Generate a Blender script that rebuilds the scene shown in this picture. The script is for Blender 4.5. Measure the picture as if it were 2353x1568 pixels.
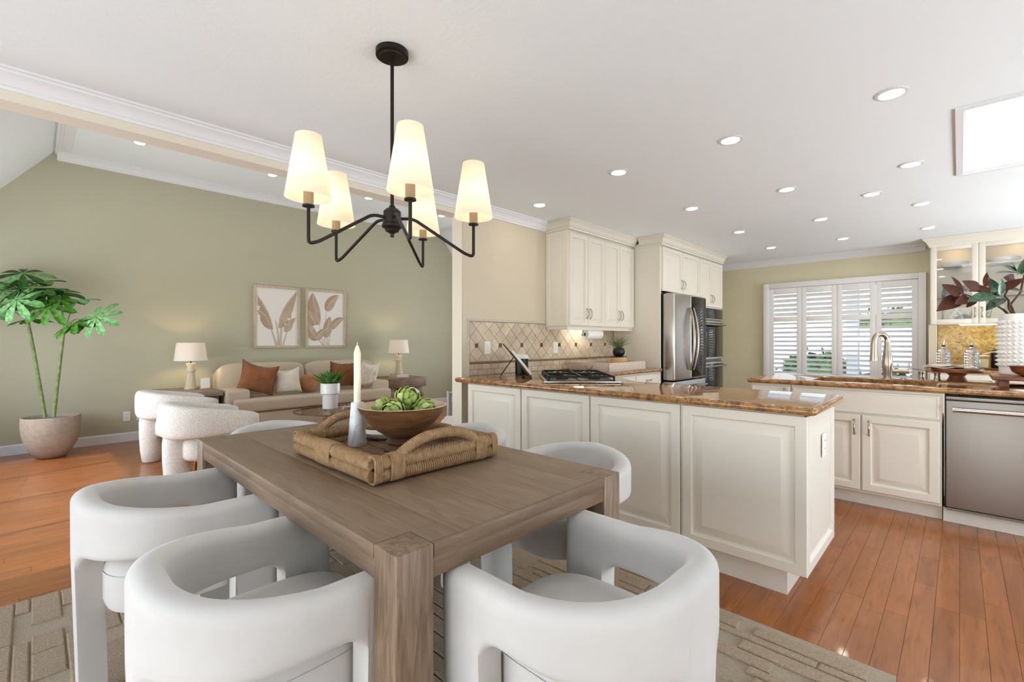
import bpy, bmesh, math, random
from math import sin, cos, pi, radians as rad, sqrt
from mathutils import Vector, Matrix

for o in list(bpy.data.objects):
    bpy.data.objects.remove(o)
sc = bpy.context.scene
COL = sc.collection
rnd = random.Random(7)

# ------------------------------------------------------------------ camera
CAM_H, YAW, FPX = 1.23, rad(44.03), 1064.0
cd = bpy.data.cameras.new('camera')
cd.sensor_width = 36.0
cd.lens = 36.0 * FPX / 2353.0
cd.clip_start = 0.02
cam = bpy.data.objects.new('camera', cd)
cam.location = (0, 0, CAM_H)
cam.rotation_euler = (pi / 2, 0, YAW)
COL.objects.link(cam)
sc.camera = cam

# ------------------------------------------------------------------ world, sun, daylight
w = bpy.data.worlds.new('sky')
sc.world = w
w.use_nodes = True
nt = w.node_tree
bg = nt.nodes['Background']
sky = nt.nodes.new('ShaderNodeTexSky')
sky.sky_type = 'NISHITA'
sky.sun_disc = False
sky.sun_elevation = rad(50)
sky.sun_rotation = rad(200)
nt.links.new(sky.outputs[0], bg.inputs[0])
bg.inputs[1].default_value = 0.30

def light(name, kind, loc, rot, power, col=(1, 1, 1), size=None, size_y=None):
    d = bpy.data.lights.new(name, kind)
    d.energy = power
    d.color = col
    if kind == 'AREA':
        d.shape = 'RECTANGLE'
        d.size = size
        d.size_y = size_y
    o = bpy.data.objects.new(name, d)
    o.location = loc
    o.rotation_euler = rot
    COL.objects.link(o)
    return o

sun = light('sun', 'SUN', (0, 0, 10), (rad(38), 0, rad(10)), 3.0, (1, .95, .87))
sun.data.angle = rad(1)
DAY = (.86, .945, 1)
# area lamps for daylight at unseen doors and windows; side-wall ones are added fill
# (tilted up to brighten the ceiling, in place of glare off paving outside)
light('daylight_patio_door', 'AREA', (-.9, -2.40, .80), (rad(-130), 0, pi), 92, DAY, 3.4, 1.6)
light('daylight_living_window', 'AREA', (-5.3, -1.0, 1.1), (rad(-120), 0, pi), 60, DAY, 2.2, 1.2)
light('added_side_fill', 'AREA', (2.72, 2.6, .80), (rad(135), 0, rad(90)), 95, DAY, 3.6, 1.6)  # added fill through an unseen side-wall opening
light('added_kitchen_fill', 'AREA', (2.72, 6.1, .85), (rad(130), 0, rad(90)), 110, DAY, 2.2, 1.4)  # made-up window light, added to brighten the kitchen
light('daylight_living_far_window', 'AREA', (-5.2, 6.52, 1.1), (rad(120), 0, pi), 55, DAY, 2.2, 1.4)

vs = sc.view_settings
vs.view_transform = 'Standard'
vs.look = 'None'
vs.gamma = 1.0
vs.exposure = 0.30
try:
    vs.use_curve_mapping = False
except Exception:
    pass
cy = sc.cycles
cy.max_bounces = 7
cy.diffuse_bounces = 4
cy.glossy_bounces = 3
cy.transmission_bounces = 5
cy.transparent_max_bounces = 8
cy.use_adaptive_sampling = True
cy.adaptive_threshold = 0.09
cy.adaptive_min_samples = 12
cy.caustics_reflective = False
cy.caustics_refractive = False
cy.sample_clamp_indirect = 6.0
cy.use_denoising = True
cy.blur_glossy = 0.6

# ------------------------------------------------------------------ materials
def lin(c):
    return tuple((x / 12.92 if x <= .04045 else ((x + .055) / 1.055) ** 2.4) for x in [v / 255.0 for v in c]) + (1.0,)

MATS = {}

def mat(name, col, col2=None, rough=.5, metal=0.0, scale=8.0, stretch=(1, 1, 1), detail=5, ramp=(.35, .65),
        bump=0.0, bscale=80.0, bstretch=None, spec=None, sheen=0.0, coat=0.0, trans=0.0, ior=1.45, emit=None, estr=0.0,
        tone=False, voro=False, alpha=None, distort=0.0, col3=None, scale3=60, ramp3=(.55, .7)):
    m = bpy.data.materials.new(name)
    m.use_nodes = True
    t = m.node_tree
    p = t.nodes['Principled BSDF']
    I = p.inputs
    I['Roughness'].default_value = rough
    I['Metallic'].default_value = metal
    I['IOR'].default_value = ior
    if spec is not None: I['Specular IOR Level'].default_value = spec
    if sheen:
        I['Sheen Weight'].default_value = sheen
        I['Sheen Roughness'].default_value = .4
    if coat:
        I['Coat Weight'].default_value = coat
        I['Coat Roughness'].default_value = .06
    if trans: I['Transmission Weight'].default_value = trans
    if alpha is not None: I['Alpha'].default_value = alpha
    if emit is not None:
        I['Emission Color'].default_value = lin(emit)
        I['Emission Strength'].default_value = estr
    I['Base Color'].default_value = lin(col)
    tc = t.nodes.new('ShaderNodeTexCoord')
    src = None
    def noise(sc_, st, det, dis=0.0):
        mp = t.nodes.new('ShaderNodeMapping')
        mp.inputs['Scale'].default_value = st
        t.links.new(tc.outputs['Object'], mp.inputs['Vector'])
        if voro == 'v':
            n = t.nodes.new('ShaderNodeTexVoronoi')
        else:
            n = t.nodes.new('ShaderNodeTexNoise')
            n.inputs['Detail'].default_value = det
            n.inputs['Distortion'].default_value = dis
        n.inputs['Scale'].default_value = sc_
        t.links.new(mp.outputs[0], n.inputs['Vector'])
        return n
    def mixc(a, b, fac):
        x = t.nodes.new('ShaderNodeMix')
        x.data_type = 'RGBA'
        for sock, v in ((x.inputs[6], a), (x.inputs[7], b)):
            if isinstance(v, tuple): sock.default_value = v
            else: t.links.new(v, sock)
        t.links.new(fac, x.inputs[0])
        return x.outputs[2]
    def rampf(n, lo, hi):
        r = t.nodes.new('ShaderNodeMapRange')
        r.inputs[1].default_value = lo
        r.inputs[2].default_value = hi
        t.links.new(n.outputs[0], r.inputs[0])
        return r.outputs[0]
    if col2 is not None:
        src = mixc(lin(col), lin(col2), rampf(noise(scale, stretch, detail, distort), *ramp))
    if col3 is not None:
        src = mixc(src if src is not None else lin(col), lin(col3), rampf(noise(scale3, stretch, 3), *ramp3))
    if tone:
        at = t.nodes.new('ShaderNodeAttribute')
        at.attribute_name = 'tone'
        mul = t.nodes.new('ShaderNodeMix')
        mul.data_type = 'RGBA'
        mul.blend_type = 'MULTIPLY'
        mul.inputs[0].default_value = 1.0
        if src is None: mul.inputs[6].default_value = lin(col)
        else: t.links.new(src, mul.inputs[6])
        t.links.new(at.outputs['Color'], mul.inputs[7])
        src = mul.outputs[2]
    if src is not None: t.links.new(src, I['Base Color'])
    if bump:
        n = noise(bscale, bstretch or stretch, 3)
        b = t.nodes.new('ShaderNodeBump')
        b.inputs['Strength'].default_value = bump
        b.inputs['Distance'].default_value = .004
        t.links.new(n.outputs[0], b.inputs['Height'])
        t.links.new(b.outputs[0], I['Normal'])
    MATS[name] = m
    return m

def shade_mat(name, col, estr=0.0, k=.55):
    """lamp-shade linen: part diffuse, part translucent"""
    m = bpy.data.materials.new(name)
    m.use_nodes = True
    t = m.node_tree
    t.nodes.remove(t.nodes['Principled BSDF'])
    d = t.nodes.new('ShaderNodeBsdfDiffuse')
    tr = t.nodes.new('ShaderNodeBsdfTranslucent')
    mx = t.nodes.new('ShaderNodeMixShader')
    mx.inputs[0].default_value = k
    for n in (d, tr): n.inputs[0].default_value = lin(col)
    t.links.new(d.outputs[0], mx.inputs[1])
    t.links.new(tr.outputs[0], mx.inputs[2])
    t.links.new(mx.outputs[0], t.nodes['Material Output'].inputs[0])
    return m

def thin_glass(name, tint=(255, 255, 255), refl=.10, rough=.02):
    m = bpy.data.materials.new(name)
    m.use_nodes = True
    t = m.node_tree
    t.nodes.remove(t.nodes['Principled BSDF'])
    a = t.nodes.new('ShaderNodeBsdfTransparent')
    a.inputs[0].default_value = lin(tint)
    g = t.nodes.new('ShaderNodeBsdfGlossy')
    g.inputs['Roughness'].default_value = rough
    lw = t.nodes.new('ShaderNodeLayerWeight')
    lw.inputs[0].default_value = .25
    ml = t.nodes.new('ShaderNodeMath')
    ml.operation = 'MULTIPLY_ADD'
    ml.inputs[1].default_value = .3
    ml.inputs[2].default_value = refl * .5
    t.links.new(lw.outputs['Fresnel'], ml.inputs[0])
    mx = t.nodes.new('ShaderNodeMixShader')
    t.links.new(ml.outputs[0], mx.inputs[0])
    t.links.new(a.outputs[0], mx.inputs[1])
    t.links.new(g.outputs[0], mx.inputs[2])
    t.links.new(mx.outputs[0], t.nodes['Material Output'].inputs[0])
    return m

m_ceil = mat('ceiling_paint', (239, 244, 246), rough=.95, bump=.35, bscale=45)
m_green = mat('sage_wall_paint', (190, 186, 162), rough=.9, bump=.12, bscale=120)
m_beige = mat('beige_wall_paint', (208, 196, 174), rough=.9, bump=.12, bscale=120)
m_olive = mat('olive_wall_paint', (222, 214, 184), rough=.9, bump=.12, bscale=120)
m_cream = mat('cream_trim_paint', (232, 223, 206), rough=.7)
m_white = mat('white_trim_paint', (234, 234, 236), rough=.5)
m_cab = mat('cabinet_paint', (229, 222, 209), rough=.38)
m_floor = mat('maple_floor', (168, 104, 57), (142, 83, 42), rough=.28, scale=2.2, stretch=(9, 1, 4), detail=6, ramp=(.3, .75), distort=1.2, tone=True, coat=.25, col3=(122, 68, 36), scale3=5, ramp3=(.55, .8))
m_floorgap = mat('floor_joint', (112, 64, 36), rough=.6)
m_granite = mat('granite', (176, 128, 78), (112, 76, 46), rough=.07, scale=26, detail=8, ramp=(.42, .68), col3=(46, 34, 28), scale3=95, ramp3=(.6, .7), coat=.3, distort=.6)
m_granite_e = m_granite
m_steel_dw = mat('dishwasher_steel', (156, 149, 142), rough=.46, metal=1.0, bump=.04, bscale=30, bstretch=(40, 40, 1))
m_steel = mat('brushed_steel', (190, 186, 182), rough=.26, metal=1.0, bump=.04, bscale=30, bstretch=(40, 40, 1))
m_steel_d = mat('grey_steel', (120, 112, 102), rough=.4, metal=.9)
m_nickel = mat('satin_nickel', (176, 164, 150), rough=.28, metal=1.0)
m_chrome = mat('polished_chrome', (225, 225, 225), rough=.08, metal=1.0)
m_blackglass = mat('black_glass', (14, 12, 12), rough=.04, spec=.45)
m_black = mat('black_enamel', (16, 15, 14), rough=.35)
m_iron = mat('black_iron', (30, 27, 25), rough=.5, metal=.3)
m_bronze = mat('dark_bronze', (46, 40, 35), rough=.42, metal=.6)
m_socket = mat('linen_socket_sleeve', (150, 130, 105), rough=.7)
m_table = mat('driftwood_table', (134, 112, 90), (112, 91, 71), rough=.42, scale=5, stretch=(1, 9, 9), detail=7, ramp=(.3, .7), bump=.18, bscale=30, bstretch=(1, 10, 10), col3=(146, 124, 102), scale3=5, ramp3=(.5, .85), distort=.8)
m_table_y = mat('driftwood_end', (128, 104, 82), (106, 84, 64), rough=.45, scale=5, stretch=(9, 1, 9), detail=7, ramp=(.3, .7), bump=.2, bscale=30, bstretch=(10, 1, 10), distort=.8)
m_table_v = mat('driftwood_leg', (148, 124, 102), (104, 82, 62), rough=.45, scale=7, stretch=(9, 9, 1), detail=7, ramp=(.3, .7), bump=.25, bscale=30, bstretch=(10, 10, 1), distort=.8)
m_chair = mat('ivory_velvet', (208, 205, 201), (200, 197, 193), rough=.85, sheen=.25, scale=5, bump=.05, bscale=300)
m_boucle = mat('ivory_boucle', (238, 232, 224), (214, 207, 198), rough=.95, scale=110, detail=2, bump=.8, bscale=130)
m_sofa = mat('oatmeal_linen', (208, 191, 168), (192, 174, 150), rough=.95, scale=160, detail=2, bump=.3, bscale=400)
m_rust = mat('rust_velvet', (146, 92, 56), (122, 72, 42), rough=.85, sheen=.3, scale=6)
m_caramel = mat('caramel_velvet', (176, 124, 84), (158, 106, 70), rough=.85, sheen=.3, scale=6)
m_pillow = mat('ivory_cotton', (236, 228, 214), (224, 214, 198), rough=.9, scale=9, bump=.15, bscale=120)
m_stripe = mat('striped_cotton', (238, 228, 212), (206, 188, 164), rough=.9, scale=24, stretch=(1, 6, .6), ramp=(.5, .56), detail=2, bump=.2, bscale=120)
m_rugl = mat('rug_cream_pile', (222, 204, 178), (200, 180, 154), rough=1, scale=60, stretch=(1, 8, 1), detail=4, bump=1.0, bscale=300)
m_rugd = mat('rug_taupe_pile', (180, 160, 136), (158, 139, 117), rough=1, scale=120, detail=4, bump=1.0, bscale=320)
m_rope = mat('seagrass_rope', (168, 136, 98), (134, 104, 72), rough=.85, scale=55, detail=3, ramp=(.3, .75), bump=.4, bscale=260)
m_mat = mat('woven_mat', (150, 122, 92), (118, 92, 66), rough=.8, scale=40, stretch=(6, 1, 1), bump=.4, bscale=200)
m_walnut = mat('mango_wood', (118, 80, 52), (78, 50, 31), rough=.4, scale=7, stretch=(1.5, 1.5, 8), detail=6, ramp=(.3, .7), distort=.9)
m_bowl_in = mat('pale_mango_wood', (226, 208, 184), (206, 184, 156), rough=.55, scale=6)
m_marble = mat('white_marble', (226, 225, 226), (178, 178, 184), rough=.3, scale=16, detail=8, ramp=(.48, .66), distort=1.6)
m_wax = mat('ivory_wax', (246, 240, 216), rough=.45, spec=.4)
m_ceramic = mat('white_ceramic', (240, 239, 237), rough=.22)
m_ceramic_r = mat('matte_white_ceramic', (238, 236, 233), rough=.6)
m_arti = mat('artichoke_green', (168, 182, 92), (112, 140, 58), rough=.55, scale=14, detail=3)
m_arti2 = mat('artichoke_pale', (206, 210, 150), (150, 168, 88), rough=.55, scale=18, detail=3)
m_arti3 = mat('artichoke_choke', (146, 104, 72), rough=.8)
m_leaf = mat('umbrella_leaf', (100, 152, 50), (44, 100, 32), spec=.3, rough=.5, scale=5, detail=3)
m_leaf3 = mat('umbrella_leaf_dark', (60, 112, 36), (30, 76, 26), spec=.3, rough=.5, scale=5, detail=3)
m_leaf2 = mat('umbrella_leaf_pale', (146, 188, 128), (84, 142, 78), spec=.4, rough=.45, scale=6, detail=3)
m_stem = mat('green_stem', (126, 142, 88), (96, 110, 62), rough=.6, scale=20)
m_agave = mat('succulent_green', (94, 140, 60), (50, 100, 44), rough=.45, scale=8, detail=3)
m_pot = mat('stoneware_planter', (178, 164, 148), (166, 152, 137), rough=.85, scale=30, bump=.2, bscale=120)
m_soil = mat('grey_gravel', (122, 122, 126), (60, 60, 62), rough=.95, scale=80, bump=1.0, bscale=90)
m_mag_g = mat('magnolia_leaf_top', (66, 100, 72), (36, 64, 44), rough=.35, scale=8, detail=3)
m_mag_r = mat('magnolia_leaf_underside', (88, 48, 32), (62, 33, 23), spec=.2, rough=.7, scale=10, detail=3)
m_bark = mat('brown_bark', (92, 62, 44), (66, 42, 30), rough=.8, scale=30)
m_shade = shade_mat('linen_shade', (255, 250, 240))
m_shade2 = shade_mat('white_lamp_shade', (248, 240, 230), k=.22)
m_bulb = mat('glowing_bulb', (255, 240, 210), emit=(255, 230, 190), estr=13)
m_bulb2 = mat('glowing_lamp_bulb', (255, 240, 210), emit=(255, 226, 180), estr=70)
m_lens = mat('downlight_lens', (255, 250, 240), emit=(255, 246, 232), estr=48)
m_puck = mat('cabinet_puck_light', (255, 250, 230), emit=(255, 250, 236), estr=9)
m_puck2 = mat('display_puck_light', (255, 240, 210), emit=(255, 226, 180), estr=22)
m_trimring = mat('downlight_trim', (226, 224, 222), rough=.5)
m_lampbase = mat('whitewashed_wood', (222, 206, 182), (204, 186, 160), rough=.7, scale=10, stretch=(4, 4, 1))
m_greywood = mat('greywashed_side_table', (158, 142, 126), (132, 116, 100), rough=.6, scale=6, stretch=(6, 1, 6), detail=6)
m_brownwood = mat('brown_side_table', (134, 106, 84), (108, 84, 64), rough=.55, scale=6, stretch=(6, 1, 6), detail=6)
m_gold = mat('warm_curved_wood', (176, 124, 66), (140, 92, 44), rough=.35, scale=4, stretch=(1, 1, 5))
m_frame = mat('whitewashed_frame', (206, 190, 170), (192, 174, 152), rough=.7, scale=20)
m_paper = mat('ivory_paper', (240, 234, 228), rough=.9)
m_print = mat('taupe_ink', (202, 182, 162), (184, 162, 140), rough=.9, scale=14)
m_print2 = mat('pale_taupe_ink', (214, 200, 186), rough=.9)
m_print3 = mat('dark_taupe_ink', (182, 158, 134), rough=.9)
m_tile = mat('travertine_tile', (216, 202, 182), (196, 178, 156), rough=.45, scale=9, detail=6, tone=True, col3=(176, 152, 120), scale3=22, ramp3=(.66, .74))
m_grout = mat('tile_grout', (186, 168, 140), rough=.9)
m_liner = mat('stone_liner', (152, 122, 88), (126, 98, 68), rough=.5, scale=30)
m_accent = mat('bronze_accent_tile', (120, 92, 70), (74, 52, 40), rough=.3, scale=60, detail=3, metal=.4)
m_goldstone = mat('golden_quartzite', (206, 172, 92), (150, 112, 50), rough=.16, scale=14, detail=8, ramp=(.35, .7), distort=2.0, col3=(96, 72, 40), scale3=40, ramp3=(.6, .7))
m_plate = mat('outlet_plastic', (240, 237, 230), rough=.4)
m_slot = mat('outlet_slot', (70, 66, 62), rough=.6)
m_glass = thin_glass('clear_glass')
m_glass_s = thin_glass('smoked_table_glass', (244, 240, 232), .06)
m_glass_e = mat('glass_edge', (92, 78, 60), rough=.1, alpha=.8)
m_crystal = mat('cut_crystal', (250, 250, 250), rough=.03, trans=.92, ior=1.5)
m_shutter = mat('shutter_paint', (240, 238, 238), rough=.45)
m_skyl = mat('skylight_diffuser', (255, 255, 255), emit=(255, 255, 255), estr=2.2)
m_grass = mat('lawn_green', (120, 160, 70), (70, 110, 40), rough=1, scale=10)
m_stucco = mat('pale_stucco', (224, 222, 216), (206, 204, 198), rough=.95, scale=6)
m_hedge = mat('garden_foliage', (84, 120, 50), (40, 70, 28), rough=.8, scale=9)
m_patio = mat('patio_concrete', (206, 202, 196), (186, 182, 176), rough=.95, scale=5)
m_post = mat('patio_post_paint', (196, 204, 204), rough=.8)
m_bookc = mat('dark_book_stand', (74, 54, 38), rough=.5)
m_pages = mat('book_pages', (236, 232, 224), (216, 210, 200), rough=.9, scale=60, stretch=(1, 1, 20))
m_whitewov = mat('whitewashed_woven', (216, 202, 188), (194, 178, 162), rough=.8, scale=90, detail=3, bump=.5, bscale=160)
m_woodblk = mat('pale_wood_block', (208, 168, 122), (188, 146, 100), rough=.6, scale=8, stretch=(1, 1, 5))
m_herb = mat('herb_green', (142, 148, 98), (104, 116, 70), rough=.7, scale=30)
m_towel = mat('paper_towel', (244, 242, 238), rough=.95, bump=.3, bscale=150)
m_cloth = mat('linen_napkin', (226, 212, 196), (212, 196, 178), rough=.95, scale=40)
m_acacia = mat('acacia_wood', (140, 82, 48), (96, 52, 30), rough=.35, scale=6, stretch=(1, 1, 5), detail=6)
m_basket = mat('rattan_basket', (186, 146, 96), (140, 100, 58), rough=.7, scale=60)
m_fleece = mat('white_throw', (244, 240, 236), rough=1, bump=.6, bscale=120)
m_toast = mat('dark_toaster', (46, 38, 28), rough=.3, metal=.5)
m_sugar = mat('jar_contents', (206, 190, 152), rough=.9, bump=.4, bscale=300)
m_rubber = mat('black_gasket', (14, 13, 13), rough=.6)
m_greymetal = mat('light_grey_metal', (170, 170, 168), rough=.45, metal=.3)
# ------------------------------------------------------------------ geometry helpers
ORG = {}

def V3(p): return Vector((p[0], p[1], p[2]))

class MB:
    def __init__(s): s.v = []; s.f = []; s.mi = []
    def add(s, vs, fs):
        n = len(s.v)
        s.v += [tuple(p) for p in vs]
        s.f += [tuple(i + n for i in f) for f in fs]
        return s
    def box(s, x0, x1, y0, y1, z0, z1):
        vs = [(x, y, z) for z in (z0, z1) for y in (y0, y1) for x in (x0, x1)]
        return s.add(vs, [(0, 2, 3, 1), (4, 5, 7, 6), (0, 1, 5, 4), (2, 6, 7, 3), (0, 4, 6, 2), (1, 3, 7, 5)])
    def lathe(s, prof, seg=32, c=(0, 0, 0), cap=True, sx=1, sy=1):
        n = len(prof); vs = []; fs = []
        for r, z in prof:
            for i in range(seg):
                a = 2 * pi * i / seg
                vs.append((c[0] + r * cos(a) * sx, c[1] + r * sin(a) * sy, c[2] + z))
        for k in range(n - 1):
            for i in range(seg):
                j = (i + 1) % seg
                fs.append((k * seg + i, k * seg + j, (k + 1) * seg + j, (k + 1) * seg + i))
        if cap:
            fs.append(tuple(reversed(range(seg))))
            fs.append(tuple((n - 1) * seg + i for i in range(seg)))
        return s.add(vs, fs)
    def tube(s, pts, r, seg=10, closed=False, cap=True, rope=None):
        P = [V3(p) for p in pts]; n = len(P)
        R = r if isinstance(r, (list, tuple)) else [r] * n
        T = []
        for i in range(n):
            if closed: d = P[(i + 1) % n] - P[i - 1]
            else: d = P[min(i + 1, n - 1)] - P[max(i - 1, 0)]
            T.append(d.normalized())
        up = Vector((0, 0, 1)) if abs(T[0].z) < .9 else Vector((1, 0, 0))
        N = (up - T[0] * up.dot(T[0])).normalized()
        vs = []; fs = []; L = 0.0
        for i in range(n):
            if i:
                N = (N - T[i] * N.dot(T[i])).normalized()
                L += (P[i] - P[i - 1]).length
            B = T[i].cross(N)
            for k in range(seg):
                a = 2 * pi * k / seg
                rr = R[i]
                if rope: rr *= 1 + rope[1] * abs(cos(rope[2] * a * .5 + L * rope[0]))
                vs.append(P[i] + (N * cos(a) + B * sin(a)) * rr)
        m = n if closed else n - 1
        for i in range(m):
            j = (i + 1) % n
            for k in range(seg):
                q = (k + 1) % seg
                fs.append((i * seg + k, i * seg + q, j * seg + q, j * seg + k))
        if cap and not closed:
            fs.append(tuple(reversed(range(seg))))
            fs.append(tuple((n - 1) * seg + k for k in range(seg)))
        return s.add(vs, fs)
    def prism(s, poly, axis, t0, t1):
        """poly of (a,b) pairs extruded along axis: x->(y,z) y->(x,z) z->(x,y)"""
        def mk(a, b, t):
            return {'x': (t, a, b), 'y': (a, t, b), 'z': (a, b, t)}[axis]
        n = len(poly)
        vs = [mk(a, b, t0) for a, b in poly] + [mk(a, b, t1) for a, b in poly]
        fs = [tuple(range(n)), tuple(range(2 * n - 1, n - 1, -1))]
        fs += [(i, (i + 1) % n, n + (i + 1) % n, n + i) for i in range(n)]
        return s.add(vs, fs)
    def panel(s, o, U, V, W, H, loops, cap=True):
        """nested rectangular loops (inset, height) making a framed raised panel; o = lower corner, U,V unit axes"""
        U = V3(U); V = V3(V); N = U.cross(V); o = V3(o)
        vs = []; fs = []
        for ins, hh in loops:
            for a, b in ((ins, ins), (W - ins, ins), (W - ins, H - ins), (ins, H - ins)):
                vs.append(o + U * a + V * b + N * hh)
        for k in range(len(loops) - 1):
            for i in range(4):
                j = (i + 1) % 4
                fs.append((4 * k + i, 4 * k + j, 4 * k + 4 + j, 4 * k + 4 + i))
        n = len(loops) - 1
        if cap: fs.append((4 * n, 4 * n + 1, 4 * n + 2, 4 * n + 3))
        fs.append((3, 2, 1, 0))
        return s.add(vs, fs)
    def sell(s, c, a, b, cc, e1=1.0, e2=1.0, nu=24, nv=14, M=None):
        """superellipsoid"""
        def sp(x, e): return math.copysign(abs(x) ** e, x)
        vs = []; fs = []
        for i in range(nv + 1):
            ph = -pi / 2 + pi * i / nv
            for k in range(nu):
                th = 2 * pi * k / nu
                p = Vector((a * sp(cos(ph), e1) * sp(cos(th), e2), b * sp(cos(ph), e1) * sp(sin(th), e2), cc * sp(sin(ph), e1)))
                if M is not None: p = M @ p
                vs.append(p + V3(c))
        for i in range(nv):
            for k in range(nu):
                q = (k + 1) % nu
                fs.append((i * nu + k, i * nu + q, (i + 1) * nu + q, (i + 1) * nu + k))
        return s.add(vs, fs)
    def grid(s, fn, nu, nv, closed_u=False):
        vs = [fn(i / (nu - (0 if closed_u else 1)), j / (nv - 1)) for j in range(nv) for i in range(nu)]
        fs = []
        for j in range(nv - 1):
            for i in range(nu if closed_u else nu - 1):
                q = (i + 1) % nu
                fs.append((j * nu + i, j * nu + q, (j + 1) * nu + q, (j + 1) * nu + i))
        return s.add(vs, fs)
    def slab(s, poly, z0, z1, r=.02, n=5, cr=.045):
        """horizontal slab with bullnose edge and rounded corners; poly CCW"""
        rp = []
        for i in range(len(poly)):
            p0 = Vector(poly[i - 1]); p1 = Vector(poly[i]); p2 = Vector(poly[(i + 1) % len(poly)])
            a = (p0 - p1).normalized(); b = (p2 - p1).normalized()
            for k in range(5):
                u = k / 4
                rp.append(tuple((p1 + a * cr) * (1 - u) ** 2 + p1 * 2 * u * (1 - u) + (p1 + b * cr) * u * u))
        poly = rp
        m = len(poly); loops = []
        h2 = (z1 - z0) / 2
        def off(d):
            out = []
            for i in range(m):
                p0 = Vector(poly[i - 1]); p1 = Vector(poly[i]); p2 = Vector(poly[(i + 1) % m])
                e1 = (p1 - p0).normalized(); e2 = (p2 - p1).normalized()
                n1 = Vector((-e1.y, e1.x)); n2 = Vector((-e2.y, e2.x))
                k = (n1 + n2) / max(.2, 1 + n1.dot(n2))
                out.append(p1 + k * d)
            return out
        for i in range(2 * n + 1):
            t = -pi / 2 + pi * i / (2 * n)
            loops.append((off(r * (1 - cos(t))), z0 + h2 + h2 * sin(t)))
        vs = [(p.x, p.y, z) for lp, z in loops for p in lp]
        fs = []
        for k in range(len(loops) - 1):
            for i in range(m):
                j = (i + 1) % m
                fs.append((k * m + i, k * m + j, (k + 1) * m + j, (k + 1) * m + i))
        fs.append(tuple(reversed(range(m))))
        fs.append(tuple((len(loops) - 1) * m + i for i in range(m)))
        return s.add(vs, fs)
    def xf(s, M):
        s.v = [tuple(M @ Vector(p)) for p in s.v]
        return s
    def build(s, name, m, parent=None, smooth=None, bevel=0, seg=2, tone=None, fix=True):
        me = bpy.data.meshes.new(name)
        og = ORG.get(parent.name, Vector((0, 0, 0))) if parent is not None else Vector((0, 0, 0))
        me.from_pydata([(p[0] - og.x, p[1] - og.y, p[2] - og.z) for p in s.v], [], s.f)
        bm = bmesh.new()
        bm.from_mesh(me)
        if fix: bmesh.ops.recalc_face_normals(bm, faces=bm.faces)
        if bevel:
            ed = [e for e in bm.edges if len(e.link_faces) == 2 and e.calc_face_angle(0) > .5]
            bmesh.ops.bevel(bm, geom=ed, offset=bevel, segments=seg, profile=.5, affect='EDGES', clamp_overlap=True)
        bm.to_mesh(me)
        bm.free()
        if smooth or (bevel and smooth is None):
            me.polygons.foreach_set('use_smooth', [True] * len(me.polygons))
            me.set_sharp_from_angle(angle=rad(smooth or 35))
        if tone is not None:
            at = me.color_attributes.new('tone', 'FLOAT_COLOR', 'POINT')
            if isinstance(tone, list):
                for i, c in enumerate(tone): at.data[i].color = (c[0], c[1], c[2], 1)
            else:
                for d in at.data: d.color = (tone[0], tone[1], tone[2], 1)
        me.materials.append(m)
        return link(name, me, parent)

def link(name, me, parent=None):
    o = bpy.data.objects.new(name, me)
    COL.objects.link(o)
    if parent is not None:
        o.parent = parent
        ORG[o.name] = ORG.get(parent.name, Vector((0, 0, 0)))
    return o

def tag(o, label, cat, group=None):
    o['label'] = label
    o['category'] = cat
    if group: o['group'] = group
    return o

def thing(name, label, cat, loc=(0, 0, 0), rz=0.0, group=None, local=False):
    """Empty at the thing's base; its parts are given in world coordinates unless local"""
    o = bpy.data.objects.new(name, None)
    o.empty_display_size = .1
    COL.objects.link(o)
    o.location = loc
    o.rotation_euler = (0, 0, rz)
    ORG[o.name] = Vector((0, 0, 0)) if local else Vector(loc)
    return tag(o, label, cat, group)

def copy_tree(o, parent=None):
    c = o.copy()
    COL.objects.link(c)
    if parent is not None: c.parent = parent
    for ch in list(KIDS.get(o.name, [])): copy_tree(ch, c)
    return c

KIDS = {}
def index_kids():
    KIDS.clear()
    for o in bpy.data.objects:
        if o.parent is not None: KIDS.setdefault(o.parent.name, []).append(o)

def struct(o, label=None):
    o['kind'] = 'structure'
    if label: o['label'] = label
    return o

def stuff(o):
    o['kind'] = 'stuff'
    return o

def clip(poly, x0, x1, y0, y1):
    def cut(pts, inside, inter):
        out = []
        for i in range(len(pts)):
            a, b = pts[i - 1], pts[i]
            if inside(b):
                if not inside(a): out.append(inter(a, b))
                out.append(b)
            elif inside(a): out.append(inter(a, b))
        return out
    def ix(x):
        return lambda a, b: (x, a[1] + (b[1] - a[1]) * (x - a[0]) / (b[0] - a[0]))
    def iy(y):
        return lambda a, b: (a[0] + (b[0] - a[0]) * (y - a[1]) / (b[1] - a[1]), y)
    for ins, it in ((lambda p: p[0] >= x0, ix(x0)), (lambda p: p[0] <= x1, ix(x1)), (lambda p: p[1] >= y0, iy(y0)), (lambda p: p[1] <= y1, iy(y1))):
        if not poly: return []
        poly = cut(poly, ins, it)
    return poly

def arc(c, r, a0, a1, n, plane='xz'):
    out = []
    for i in range(n + 1):
        a = a0 + (a1 - a0) * i / n
        u, v = r * cos(a), r * sin(a)
        out.append({'xz': (c[0] + u, c[1], c[2] + v), 'yz': (c[0], c[1] + u, c[2] + v), 'xy': (c[0] + u, c[1] + v, c[2])}[plane])
    return out

# ------------------------------------------------------------------ the room
XG, XK, XK2 = -7.345, -3.05, -3.18          # sage wall, kitchen wall faces
YW, YB, XR = 7.66, -2.2, 2.5                # window wall, wall behind camera, side wall
CEIL, CEIL2 = 2.43, 3.37
YL0, YL1 = -.80, 6.30                       # living room side walls
YF0, YF1 = .17, 5.53                        # flat part of living ceiling
SL = 1.42                                   # roof slope

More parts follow.
